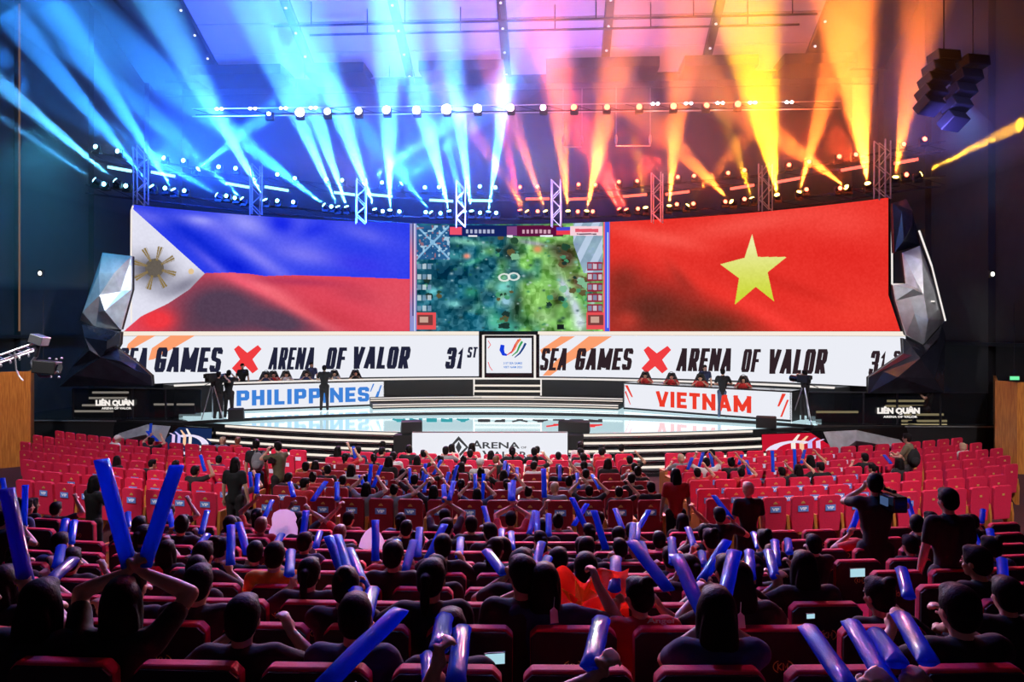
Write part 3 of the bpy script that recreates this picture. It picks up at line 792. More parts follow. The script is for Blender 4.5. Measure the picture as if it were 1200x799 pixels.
LC = [(20, 60, 220), (226, 60, 80), (60, 160, 90), (20, 60, 130), (240, 150, 90)]
for i, (q, c) in enumerate(zip(LG, LC)):
    g = MB(); ribbon(g, list(q), [4.5, 5.5, 4, 2] if i == 0 else [.8, 2.0, 2.4, 2.6], fl); g.build('logo_stroke', emat('logo_%d' % i, lin(c)), t)
for s, x0, x1, y0, y1 in (('31ST SEA GAMES', 590, 612, 424.2, 426.8), ('VIET NAM 2021', 590, 612, 428.8, 431.4)):
    g = MB(); put_text(g, s, fl, x0, x1, y1, y0, .02); g.build('lettering', M_blue, t)
g = MB(); ribbon(g, [(572, 399), (575, 404), (572, 408)], .8, fl); ribbon(g, [(572, 424), (574, 430), (577, 434)], .8, fl); g.build('corner_mark', M_red, t)

# white front display with diamond emblem and game title
t = thing('front_display', 'white LED front below the stage edge with diamond emblem and game title', 'display', (0, 0, 0))
Yf = 22.95
ff = px_y(Yf); ft = px_y(Yf-.03)
g = MB(); g.prism([ff(483, 507), ff(665, 507), ff(665, 571), ff(483, 571)], (0, .3, 0)); g.build('display', M_ledwhite, t)
g = MB(); poly(g, [(483.5, 505.6), (664.5, 505.6), (664.5, 507), (483.5, 507)], ft); g.build('top_edge', M_alu, t)
M_grey = emat('print_grey', lin((66, 66, 70)), 1)
def dia(cx, cy, rx, ry, w):
    return [[(cx, cy-ry), (cx+rx, cy), (cx+rx-w, cy), (cx, cy-ry+w*1.6)], [(cx+rx, cy), (cx, cy+ry), (cx, cy+ry-w*1.6), (cx+rx-w, cy)],
            [(cx, cy+ry), (cx-rx, cy), (cx-rx+w, cy), (cx, cy+ry-w*1.6)], [(cx-rx, cy), (cx, cy-ry), (cx, cy-ry+w*1.6), (cx-rx+w, cy)]]
g = MB()
for q in dia(537.5, 524, 11.5, 13, 3.0): poly(g, q, ft)
poly(g, [(537.5, 517), (541, 524), (537.5, 531), (534, 524)], ft)
g.build('diamond_emblem', M_grey, t)
for s, x0, x1, y0, y1 in (('A', 553, 565, 516, 525.5), ('RENA', 565.5, 609, 518, 525.5), ('OF', 610.5, 617, 523, 525.5), ('V', 565, 578, 528, 537.5), ('ALOR', 577, 618, 529, 537.5)):
    g = MB(); put_text(g, s, ft, x0, x1, y1, y0, .02); g.build('lettering', M_grey, t)
fg = tag(link('painted_reflection', None), 'flipped teal, black and red banner lettering painted on the floor like a reflection', 'painted reflection')  # banner words flipped and painted in as their reflection
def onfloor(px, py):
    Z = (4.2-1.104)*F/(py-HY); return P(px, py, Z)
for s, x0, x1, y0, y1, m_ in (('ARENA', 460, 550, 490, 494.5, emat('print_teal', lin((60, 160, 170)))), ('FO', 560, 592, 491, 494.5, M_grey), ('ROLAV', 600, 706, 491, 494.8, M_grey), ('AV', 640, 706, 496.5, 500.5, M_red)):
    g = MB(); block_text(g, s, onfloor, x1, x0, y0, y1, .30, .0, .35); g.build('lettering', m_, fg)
# wedge monitors
def wedge(px, py, Z, w, label, rz):
    p = P(px, py, Z); t = thing('stage_monitor', label, 'speaker', (p.x, p.y, p.z), rz)
    g = MB(); g.prism([(-w/2, -.22, 0), (-w/2, .22, 0), (-w/2, .22, .12), (-w/2, -.05, .38), (-w/2, -.22, .34)], (w, 0, 0)); g.build('cabinet', M_black, t, bevel=.015)
    g = MB(); g.box((0, .085, .255), (w*.9, .36, .02), (math.radians(-43), 0, 0)); g.build('grille', M_pipe, t)
wedge(482, 506.5, 23.5, .62, 'black wedge monitor on the stage corner at the Philippines end of the white front', .3)
wedge(673, 506.5, 23.6, .95, 'wide black wedge monitor on the stage corner at the Vietnam end of the white front', -.1)
wedge(898, 501, 24.7, .62, 'black wedge monitor at the stage edge before the Vietnam desk', -.3)
wedge(277, 491, 26.0, .5, 'black wedge monitor at the stage edge before the Philippines desk', .3)
for x0, x1, nm in ((461, 483, 'Philippines'), (665, 684, 'Vietnam')):
    g = MB(); g.prism([ff(x0, 510), ff(x1, 510), ff(x1, 571), ff(x0, 571)], (0, .5, 0)); o = g.build('speaker_box', M_black)
    tag(o, 'tall black box beside the white front display, on the %s side' % nm, 'speaker')

# ---------------------------------------------------------------- player desks
def desk(label, a0, b0, a1, b1, Za, Zb, word, mm, wx0, wx1, name, marks):
    """a: top-left and bottom-left pixels, b: right"""
    A0 = P(*a0, Za); B0 = P(*b0, Zb)
    zb = 1.2; zt = 2.17
    A = Vector((A0.x, A0.y, zb)); B = Vector((B0.x, B0.y, zb)); d = B-A; n = Vector((-d.y, d.x, 0)).normalized()
    t = thing('player_desk', label, 'desk', (0, 0, 0))
    g = MB(); g.prism([A, B, B+Vector((0, 0, zt-zb)), A+Vector((0, 0, zt-zb))], n*.08); g.build('front_panel', M_ledwhite, t)
    g = MB(); g.prism([A+Vector((0, 0, zt-zb)), B+Vector((0, 0, zt-zb)), B+n*.85+Vector((0, 0, zt-zb)), A+n*.85+Vector((0, 0, zt-zb))], (0, 0, .05)); g.build('table_top', M_blackgloss, t)
    g = MB(); g.prism([A-n*.03, B-n*.03, B+n*.05, A+n*.05], (0, 0, .07)); g.build('plinth', M_black, t)
    for q in (A, B): 
        g = MB(); g.prism([q, q+n*.8, q+n*.8+Vector((0, 0, zt-zb)), q+Vector((0, 0, zt-zb))], d.normalized()*.04*(1 if q is A else -1)); g.build('side_panel', M_black, t)
    L = d.length
    def fn(u, v): return A+d*u-n*.02+Vector((0, 0, v*(zt-zb)))
    g = MB(); block_text(g, word, lambda a_, b_: fn(a_/L, b_/(zt-zb)), wx0*L, wx1*L, .20*(zt-zb), .80*(zt-zb), .36, .0, .20); g.build('lettering', mm, t)
    for q in marks:
        g = MB(); poly(g, q, fn); g.build('slash_mark', mm, t)
    return A, B, d, n, zt
mk = [[(.925, .12), (.935, .12), (.965, .6), (.955, .6)], [(.94, .25), (.955, .25), (.985, .85), (.975, .85)], [(.905, .6), (.912, .6), (.935, .92), (.925, .92)]]
dP = desk('long white LED desk with blue team name on the stage', (262, 482), (450, 475), 0, 0, 28.6, 31.0, 'PHILIPPINES', M_blue, .075, .90, 'p', mk)
mk2 = [[(.93, .5), (.94, .5), (.975, .95), (.955, .95)], [(.945, .15), (.955, .15), (.99, .75), (.98, .75)]]+[[(.01, .95), (.03, .95), (.065, .5), (.055, .5)], [(.008, .7), (.018, .72), (.05, .2), (.045, .2)]]
dV = desk('long white LED desk with red team name on the stage', (731, 480), (927, 495), 0, 0, 29.6, 25.4, 'VIETNAM', M_vred, .22, .79, 'v', mk2)

# ---------------------------------------------------------------- glass barriers and signs on the wings
M_smoke = mat('smoked_glass', (.01, .012, .016), .08, 0, alpha=.55)
M_warm = emat('warm_strip', lin((246, 226, 170)), 1)
def barrier(side, xs, Y, name, strips, sx):
    for i, (a, b) in enumerate(zip(xs, xs[1:])):
        t = thing('glass_barrier', '%s panel of the smoked glass barrier on the %s wing, from its outer end' % (ordw(i+1), name), 'barrier', (0, 0, 0), 0, 'smoked glass barrier panels')
        g = MB(); g.box(((a+b)/2, Y, 1.63), (abs(b-a)-.03, .03, 1.0)); g.build('pane', M_smoke, t)
        g = MB(); g.box(((a+b)/2, Y, 2.15), (abs(b-a), .05, .04)); g.build('top_rail', M_pipe, t)
        g = MB(); g.box((a, Y, 1.62), (.05, .06, 1.04)); g.build('post', M_pipe, t)
    for k, (px0, px1, py, Z) in enumerate(strips):
        p = P(px0, py, Z); q = P(px1, py, Z)
        t = thing('light_bar',                '%s glowing horizontal light bar from the top behind the %s wing glass' % (ordw(k+1), name), 'light', (0, 0, 0), 0, 'light bars behind wing glass')
        MB().prism([p, q, q+Vector((0, 0, .07)), p+Vector((0, 0, .07))], (0, .05, 0)).build('bar', M_warm if sx else M_cream, t)
        g = MB(); g.prism([Vector((p.x, p.y+.06, 1.1)), Vector((q.x, q.y+.06, 1.1)), q+Vector((0, .06, .07)), p+Vector((0, .06, .07))], (0, .06, 0)); g.build('riser', M_black, t)
barrier(-1, [-15.3, -13.1, -11.9, -10.6], 26.55, 'Philippines', [(108, 150, 461, 27.9), (104, 148, 467.5, 27.8), (96, 140, 476, 27.7), (87, 132, 483, 27.6), (180, 227, 475, 27.8)], 0)
barrier(1, [16.2, 14.7, 13.3, 12.2, 10.4], 26.3, 'Vietnam', [(1040, 1085, 471, 26.4), (1038, 1088, 477, 26.3), (1060, 1106, 487, 26.1), (1057, 1110, 494.5, 25.9), (957, 1006, 484, 26.2)], 1)
def wsign(Y, x0, x1, y0, y1, w, ys, label):
    fn = px_y(Y)
    t = thing('wing_sign', label, 'sign', (0, 0, 0))
    g = MB(); put_text(g, w, fn, x0, x1, y1, y0, .07); g.build('lettering', M_white, t)
    g = MB(); put_text(g, 'ARENA OF VALOR', fn, x0+7, x1-3, ys+2.6, ys, .04); g.build('lettering', M_white, t)
wsign(26.45, 112, 157, 467, 476.5, 'LIÊN QUÂN', 477, 'white glowing lettered sign on the glass barrier near the Philippines desk')
wsign(26.2, 1028, 1078, 476, 486, 'LIÊN QUÂN', 487, 'white glowing lettered sign on the glass barrier near the Vietnam desk')

# ---------------------------------------------------------------- faceted scenery at both screen ends
def facets(name, label, cat, pts, Z, m, amp, seed, thick=.12, ctr=None, tilt=0.0):
    """outline pixels on a plane Z metres off; inner vertices pushed out so that the sheet looks crumpled; real thickness"""
    R = random.Random(seed)
    base = [P(x, y, Z+tilt*(x-pts[0][0])/50) for x, y in pts]
    cen = sum(base, Vector())/len(base)
    t = thing(name, label, cat, (0, 0, 0))
    n = len(base); ring = []
    for p in base:
        q = cen.lerp(p, R.uniform(.45, .7)); q += Vector((0, -R.uniform(.2, 1)*amp, 0)); ring.append(q)
    c = cen+Vector((0, -amp*.9, 0))
    tris = []
    for i in range(n):
        j = (i+1) % n
        tris += [(base[i], base[j], ring[j]), (base[i], ring[j], ring[i]), (ring[i], ring[j], c)]
    for a, b, d in tris:                          # each facet is a plate of its own
        g = MB(); g.prism([a, b, d], (0, .07, 0)); g.build('facet', m, t)
    g = MB(); g.prism([p+Vector((0, .08, 0)) for p in base], (0, thick, 0)); g.build('core', M_black, t)
    return t
facets('metal_facets', 'crumpled silver facets beside the Philippine flag screen edge', 'scenery', [(120, 296), (154, 300), (154, 339), (141, 386), (112, 384), (94, 375)], 27.3, M_chrome, .7, 3)
facets('dark_facets', 'dark blue faceted rock below the silver facets by the Philippine flag screen', 'scenery', [(96, 380), (141, 389), (140, 403), (137, 408), (160, 425), (177, 440), (178, 452), (70, 453), (84, 430), (104, 402)], 27.0, M_rock, .6, 5)
facets('metal_facets', 'silver faceted metal sheet beside the star flag screen edge', 'scenery', [(1047, 334), (1062, 332), (1058, 296), (1078, 288), (1098, 340), (1108, 375), (1083, 404), (1062, 392), (1050, 352)], 25.6, M_chrome, .7, 8)
facets('dark_facets', 'tall dark upper facets above the silver sheet by the star flag screen', 'scenery', [(1046, 238), (1062, 233), (1076, 270), (1078, 287), (1048, 296)], 25.8, M_rock, .5, 9)
facets('dark_facets', 'dark faceted rock under the silver sheet by the star flag screen', 'scenery', [(1058, 396), (1083, 406), (1104, 382), (1108, 392), (1106, 460), (1018, 461), (1018, 442), (1059, 414)], 25.4, M_rock, .6, 10)
g = MB(); g.path([P(1077, 270, 25.3), P(1092, 312, 25.3), P(1108, 376, 25.1)], .03); tag(g.build('edge_light', M_white), 'thin slanted white light line along the silver sheet by the star flag screen', 'light')
light('SPOT', 'facet_light', P(200, 250, 23), P(125, 345, 27), 1300, (.9, .95, 1), .1, 30, .8)
light('SPOT', 'facet_light', P(1020, 250, 22), P(1080, 340, 25.5), 900, (1, .97, .93), .1, 30, .8)

# ================================================================== LIGHTING RIG
RIGB = 19.0                                       # rig circle, same centre as the screen wall
def onrig(px, py, r=18.0): return P(px, py, Zwall(px, r))
M_lensb = emat('lens_blue', (.25, .75, 1), 14); M_lensr = emat('lens_red', (1, .10, .05), 12); M_lensy = emat('lens_amber', (1, .62, .12), 16)
M_lensw = emat('lens_white', (.9, .95, 1), 14); M_lensp = emat('lens_pink', (1, .45, .65), 14)
M_barb = emat('bar_blue', (.30, .80, 1), 2.5); M_barr = emat('bar_red', (1, .12, .08), 2.5)
M_bplain = haze('beam_haze', .085)
_cone = {}
def cone_mesh(half, L):
    k = (round(half, 4), round(L, 1))
    if k not in _cone:
        r = math.tan(half)*L; g = MB(); g.tube((0, 0, .12), (0, 0, L), .03+math.tan(half)*.12, r+.03, 20)
        me = bpy.data.meshes.new('light_beam'); me.from_pydata(g.v, [], g.f); me.materials.append(M_bplain)
        bm = bmesh.new(); bm.from_mesh(me); bmesh.ops.recalc_face_normals(bm, faces=bm.faces); bm.to_mesh(me); bm.free()
        _cone[k] = me
    return _cone[k]
# one moving head, its parts shared by every copy
def head_meshes():
    out = {}
    g = MB(); g.box((0, 0, .17), (.26, .22, .10)); out['base'] = (g, M_black)
    g = MB(); g.box((-.13, 0, .04), (.03, .10, .26)); g.box((.13, 0, .04), (.03, .10, .26)); g.box((0, 0, .13), (.29, .10, .03)); out['yoke'] = (g, M_black)
    g = MB(); g.tube((0, 0, -.14), (0, 0, .10), .085, .105, 12); out['head'] = (g, M_pipe)
    g = MB(); g.ell((0, 0, .11), (.085, .085, .03), 12, 6); out['lens'] = (g, M_lensb)
    r = {}
    for k, (g, m) in out.items():
        o = g.build(k, m); r[k] = o.data; bpy.data.objects.remove(o)
    r['lens'].materials.clear(); r['lens'].materials.append(None)
    return r
HM = head_meshes()
def mhead(loc, label, lensm, beam=None, col=None, power=0, size=1.0, group=None):
    t = thing('moving_head_light', label, 'stage light', loc, 0, group)
    d = Vector(beam[0]).normalized() if beam else Vector((random.uniform(-.2, .2), -1, random.uniform(-.1, .2))).normalized()
    q = d.to_track_quat('Z', 'Y')
    for k in ('base', 'yoke', 'head', 'lens'):
        o = link(k, HM[k], t)
        if k == 'base': o.location = (0, 0, -.34)
        if k == 'yoke': o.scale = (1, 1, -1); o.location = (0, 0, -.02)
        if k in ('head', 'lens'): o.rotation_mode = 'QUATERNION'; o.rotation_quaternion = q
        if k == 'lens':
            o.material_slots[0].link = 'OBJECT'; o.material_slots[0].material = lensm; o.scale = (size, size, 1)
    if beam:
        dd, half, L = beam
        b = link('light_beam', cone_mesh(half, L), t); b.rotation_mode = 'QUATERNION'; b.rotation_quaternion = q
        l = bpy.data.lights.new('beam_lamp', 'SPOT'); l.energy = power; l.color = col; l.spot_size = 2*half; l.spot_blend = .7; l.shadow_soft_size = .03
        lo = link('beam_lamp', l, t, d*.16); lo.rotation_mode = 'QUATERNION'; lo.rotation_quaternion = d.to_track_quat('-Z', 'Y')
    return t
BL_ = (.03, .28, 1); BC = (.08, .44, 1); OR = (1, .19, .02); YE = (1, .46, .01); RE = (1, .06, .03)
# (lamp px, py, target px, py, width in px at the target, colour, strength, lean towards the audience)
BEAMS = [(114, 213, 2, 138, 12, BC, .5, 1), (138, 214, 2, 100, 26, BC, 1.1, 1), (180, 221, 28, 38, 40, BL_, 1.0, 3), (205, 225, 78, 30, 44, BL_, 1.1, 3), (286, 235, 60, 28, 60, BL_, .9, 3), (312, 237, 186, 8, 56, BC, 1.2, 3),
         (257, 230, 120, 150, 30, BL_, .6, 1), (382, 242, 150, 60, 60, BL_, .9, 3), (397, 245, 320, 70, 40, BC, 1.2, 2), (407, 245, 345, 60, 44, BC, 1.0, 2), (440, 248, 372, 60, 50, BC, 1.2, 3), (457, 249, 455, 60, 46, BC, 1.2, 3),
         (507, 251, 400, 120, 36, BL_, .8, 2), (527, 250, 478, 60, 50, BC, 1.1, 3), (553, 250, 524, 60, 46, BC, 1.3, 3), (572, 251, 600, 50, 36, BC, 1.4, 2), (424, 218, 545, 130, 26, BC, .9, 1), (468, 217, 600, 110, 30, BL_, .7, 1), (230, 200, 330, 120, 30, BL_, .6, 1),
         (619, 250, 545, 140, 26, OR, .7, 1), (640, 250, 590, 110, 34, OR, .9, 2), (666, 250, 648, 60, 52, OR, 1.2, 3), (687, 250, 728, 50, 60, OR, 1.3, 3), (735, 248, 660, 90, 44, RE, .9, 2), (784, 244, 802, 30, 60, OR, 1.3, 3), (804, 243, 925, 100, 46, OR, 1.1, 2),
         (757, 246, 748, 190, 10, YE, .4, 1), (859, 238, 760, 140, 40, OR, .9, 2), (911, 231, 876, 20, 92, YE, 1.3, 4), (936, 228, 990, 30, 56, OR, 1.2, 3), (994, 221, 870, 130, 46, OR, 1.1, 2), (1017, 218, 985, -30, 100, OR, 1.5, 4), (1049, 211, 1072, 70, 44, OR, .7, 2),
         (1075, 206, 1188, 150, 17, YE, 2.4, .5), (882, 235, 872, 205, 8, YE, .4, 0), (727, 247, 690, 180, 24, RE, .8, 1), (610, 249, 590, 150, 22, RE, .6, 1), (545, 251, 520, 150, 22, BL_, .7, 1)]
low = [(114, 213), (124, 216), (138, 214), (149, 218), (180, 221), (195, 221), (205, 225), (218, 224), (257, 230), (267, 230), (277, 232), (286, 235), (312, 237), (326, 236), (345, 237), (382, 242), (389, 243), (397, 245), (407, 245), (440, 248), (449, 248), (457, 249), (468, 248), (499, 249), (507, 251), (517, 250), (527, 250), (545, 251), (553, 250), (563, 250), (572, 251), (582, 250),
       (610, 249), (619, 250), (630, 248), (640, 250), (666, 250), (677, 248), (687, 250), (695, 248), (727, 247), (735, 248), (747, 245), (757, 246), (784, 244), (793, 240), (804, 243), (812, 239), (849, 237), (859, 238), (872, 234), (882, 235), (911, 231), (936, 228), (944, 223), (983, 221), (994, 221), (1017, 218), (1049, 211), (1060, 205), (1075, 206)]
up = [(114, 173), (140, 178), (194, 186), (216, 189), (230, 200), (257, 196), (277, 198), (326, 205), (346, 210), (383, 211), (402, 212), (424, 218), (448, 215), (468, 217), (498, 220), (515, 220), (563, 219), (581, 220), (610, 220), (630, 219), (678, 217), (698, 217), (725, 214), (746, 213), (794, 208), (813, 207), (852, 203), (872, 200), (924, 194), (947, 190), (983, 184), (1002, 182), (1057, 170), (1082, 164)]
def side(px): return 'Philippines' if px < 596 else 'Vietnam'
def add_row(pts, name, r):
    for i, (px, py) in enumerate(pts):
        bm_ = [b for b in BEAMS if b[0] == px and b[1] == py]
        left = px < 596
        n = i+1
        if bm_:
            _, _, tx, ty, w, col, k, lean = bm_[0]
            p = onrig(px, py, r); Zl = Zwall(px, r)
            q = P(tx, ty, Zl-lean); L = (q-p).length
            half = math.atan((w/2/F*(Zl-lean))/L)
            cn = {BL_: 'deep blue', BC: 'bright blue', OR: 'orange', YE: 'yellow', RE: 'red'}[col]
            lens = {BL_: M_lensb, BC: M_lensb, OR: M_lensy, YE: M_lensy, RE: M_lensr}[col]
            mhead(p, 'moving head throwing a %s beam, %s in the %s row from Philippines end' % (cn, ordw(n), name), lens, (q-p, half, L*(1.12 if tx < 140 else 1.5)), col, (80000 if col in (BL_, BC) else 26000)*k*(half/.07)**1.0*max(1, L/6), 1.15, 'moving heads of the %s row' % name)
        else:
            mhead(onrig(px, py, r), 'moving head with a %s lens, %s lamp of the %s row from the Philippines end' % ('blue' if left else 'red', ordw(n), name), M_lensb if left else M_lensr, None, group='moving heads of the %s row' % name, size=.9)
add_row(low, 'lower', 18.0)
add_row(up, 'upper', 18.3)
# bowed trusses carrying them
def bowed(pxs, py0, r, label):
    t = thing('lighting_truss', label, 'truss', (0, 0, 0))
    pts = [onrig(a, b, r) for a, b in zip(pxs, py0)]
    for dy, dz in ((0, 0), (.3, 0), (0, -.3), (.3, -.3)):
        q = [p+Vector((0, dy, dz)) for p in pts]
        MB().path(q, .022, 5).build('chord', M_pipe, t)
    for a, b in zip(pts, pts[1:]):
        MB().tube(a, b+Vector((0, 0, -.3)), .012, n=4).build('brace', M_pipe, t)
    return t
X1 = list(range(100, 1110, 28))
bowed(X1, np.interp(X1, [100, 300, 500, 600, 700, 900, 1100], [216, 240, 255, 256, 254, 238, 206]).tolist(), 18.3, 'lower bowed black truss that carries the bottom row of moving heads')
bowed(X1, np.interp(X1, [100, 300, 500, 600, 700, 900, 1100], [176, 207, 226, 227, 223, 204, 165]).tolist(), 18.6, 'upper bowed black truss above the bottom row of moving heads')
# light bars on the trusses
bars = [(140, 198, 1), (191, 204, 1), (278, 217, 1), (324, 221, 1), (405, 227, 1), (446, 229, 1), (517, 235, 1), (563, 235, 1), (630, 233, 0), (679, 233, 0), (744, 229, 0), (794, 226, 0), (870, 219, 0), (924, 211, 0), (1000, 197, 0), (1062, 189, 0)]
for i, (px, py, bl) in enumerate(bars):
    a = onrig(px-14, py-(0 if not bl else 0)+(2.5 if px > 600 else -2.5)*min(1, abs(px-597)/300), 18.1); b = onrig(px+14, py+(-2.5 if px > 600 else 2.5)*min(1, abs(px-597)/300), 18.1)
    t = thing('light_bar', '%s glowing bar, %s of the bar row between the trusses from the Philippines end' % ('blue' if bl else 'red', ordw(i+1)), 'stage light', (0, 0, 0), 0, 'glowing bars between the trusses')
    MB().tube(a, b, .055, n=8).build('tube', M_barb if bl else M_barr, t)
    for q in (a, b): MB().box(q+Vector((0, .06, 0)), (.1, .1, .16)).build('end_cap', M_black, t)
# upright lattice towers
BM_ = None
for i, (px, y0, y1) in enumerate(((165, 172, 240), (300, 193, 252), (423, 210, 262), (540, 212, 266), (652, 211, 266), (770, 203, 261), (897, 192, 247), (1034, 165, 233))):
    top = onrig(px, y0, 17.6); bot = onrig(px, y1, 17.6); h = top.z-bot.z
    t = thing('truss_tower', '%s upright silver lattice truss above the screens, from the Philippines end' % ordw(i+1), 'truss', (top.x, top.y, bot.z), math.atan2(-top.x, top.y-WC), 'upright lattice trusses above the screens')
    w = .19
    for sx in (-w, w):
        for sy in (-w, w): MB().tube((sx, sy, 0), (sx, sy, h), .028, n=6).build('chord', M_alu, t)
    n = max(4, int(h/.36)); dz = h/n
    if BM_ is None:
        o = MB().tube((-w, -w, 0), (w, -w, .36), .016, n=5).build('brace', M_alu); BM_ = o.data; bpy.data.objects.remove(o)
    for k in range(n):
        for s in (1, -1):
            o = link('brace', BM_, t, (0, 0 if s == 1 else 2*w, k*dz)); o.scale = (1 if (k % 2) else -1, 1, dz/.36)
    light('POINT', 'tower_glow', top+Vector((0, -1.5, -.3)), top, 22, (.5, .8, 1) if i < 4 else (1, .6, .6), .1)
# straight upper truss with large spots
t = thing('lighting_truss', 'straight upper truss of thin bars high above the stage', 'truss', (0, 0, 0))
a = P(225, 127.5, 28); b = P(985, 118.5, 28)
for dz in (0, -.28): MB().tube(a+Vector((0, 0, dz)), b+Vector((0, 0, dz)), .022).build('chord', M_alu, t)
MB().tube(a+Vector((0, .3, -.14)), b+Vector((0, .3, -.14)), .022).build('chord', M_pipe, t)
for k in range(24):
    p = a.lerp(b, k/24); q = a.lerp(b, (k+1)/24)+Vector((0, 0, -.28)); MB().tube(p, q, .012, n=4).build('brace', M_pipe, t)
spots = [(316, 131, .7), (352, 130, 1.7), (384, 129, 1.2), (421, 128, 1.3), (454, 127, 1.5), (489, 127, 1.5), (524, 126, 1.9), (560, 125, 1.6), (599, 124, 1.4), (637, 124, 1.1), (673, 124, 1.2), (711, 123, 1.1), (749, 123, 1.1), (789, 122, 1.2), (827, 122, 1.1), (864, 120, 1.2)]
for i, (px, py, s) in enumerate(spots):
    m = M_lensw if px < 580 else (M_lensp if px < 650 else M_lensr)
    mhead(P(px, py+3, 27.9), 'large round spot, %s on the straight upper truss from the Philippines end' % ordw(i+1), m, None, group='large spots on the straight upper truss', size=s*1.15)
for i, px in enumerate((257, 296, 332, 367, 768, 807, 844, 882, 925)):
    y = 128-9*(px-225)/760
    for s in (-.09, .09):
        q = P(px, y, 27.8)+Vector((s, 0, .0)); mm = tag(MB().ell(q, (.06, .05, .05), 8, 6).build('small_floodlight', M_lensw), 'small white floodlight, %s of the %s twin pair on the straight upper truss' % ('outer' if s*(px-600) > 0 else 'inner', ordw(i+1)), 'stage light', 'twin floodlights on the straight upper truss')
# two hung rigging bars with hooks behind the beams
for i, (x0, x1, y, Z) in enumerate(((660, 682, 172, 29), (722, 762, 171, 29))):
    t = thing('rigging_bar', '%s short white rigging bar hung behind the orange beams' % ORD[i+1], 'rigging', (0, 0, 0), 0, 'short rigging bars')
    a = P(x0, y, Z); b = P(x1, y, Z); MB().tube(a, b, .025).build('bar', M_alu, t)
    for q in (a, b): MB().tube(q, q+Vector((0, 0, 2.2)), .012, n=4).build('cable', M_alu, t); MB().ell(q+Vector((0, 0, .25)), (.06, .06, .2), 8, 6).build('hook', M_alu, t)
# hung line-array loudspeakers by the star flag side
M_spk = mat('speaker_black', (.012, .012, .018), .5)
for j, (x0, y0, x1, y1, n, lb) in enumerate(((1106, 68, 1094, 124, 5, 'inner'), (1140, 74, 1122, 142, 5, 'outer'))):
    t = thing('line_array_speaker', '%s dark hanging loudspeaker array high on the Vietnam side wall' % lb, 'speaker', (0, 0, 0))
    for k in range(n):
        f = k/(n-1); p = P(x0+(x1-x0)*f-6*math.sin(f*2.2), y0+(y1-y0)*f, 21.5)
        g = MB(); g.box(p, (.72, .5, .30), (-.15-.5*f, 0, .25+.25*f)); g.build('cabinet', M_spk, t, bevel=.03)
    MB().tube(P(x0, y0-4, 21.5), P(x0, y0-120, 21.5), .02).build('cable', M_pipe, t)
mhead(P(1118, 104, 22.2), 'moving head with a pale blue lens between the hanging loudspeaker arrays', M_lensw, (P(1130, 150, 24)-P(1118, 104, 22.2), .25, 3.0), (.15, .45, 1), 900, .5)
light('SPOT', 'array_wash', P(1085, 190, 20.5), P(1120, 110, 24), 3500, (.20, .16, 1), .2, 60, 1)
# overall haze above the stage
g = MB(); g.box((-.5, 30, 14.4), (34.6, 14, 9.8)); o = g.build('stage_haze', haze('stage_haze', .030)); tag(o, 'thin smoke haze hanging above the stage screens', 'haze', kind='stuff')
g = MB(); g.box((-15.6, 23.4, 8.2), (4.4, 8, 5.0)); o = g.build('side_haze', haze('side_haze', .02)); tag(o, 'thin teal lit haze by the side wall beyond the Philippine flag screen', 'haze', kind='stuff')

# ================================================================== SEATING
RF = 27.1                                          # front row circle about (0, 47)
ZK = [1.74, 1.57, 1.38, 1.18, 1.01, .84, .69, .555, .435, 1.62]      # the last entry is row -1, behind row 0
rows = []                                          # (key, radius, floor z)
for i in range(7): rows.append((('v', i), RF+.9*i, 0.0))
for k in range(-1, 9): rows.append((('k', k), 36.5+.9*(8-k), ZK[k]))
ROW = {k: (r, z) for k, r, z in rows}
n = 1
for k in range(8, -2, -1):
    r = 36.5+.9*(8-k)-.42
    o = MB().arc(47, -1, r, r+.9 if k >= 0 else 50, -.42, .42, 0.0, ZK[k]+(.0 if k >= 0 else .0), 40).build('floor', M_carpet); o['kind'] = 'structure'
def seatpos(r, x): return Vector((x, 47-math.sqrt(r*r-x*x), 0)), math.asin(x/r)
def rotz_at(r, x): return math.asin(x/r)*1.0
def mk(mb, name, m, bevel=0):
    o = mb.build(name, m, bevel=bevel)
    if bevel:
        dg = bpy.context.evaluated_depsgraph_get()
        me = bpy.data.meshes.new_from_object(o.evaluated_get(dg)); me.name = name
    else: me = o.data
    bpy.data.objects.remove(o); return me
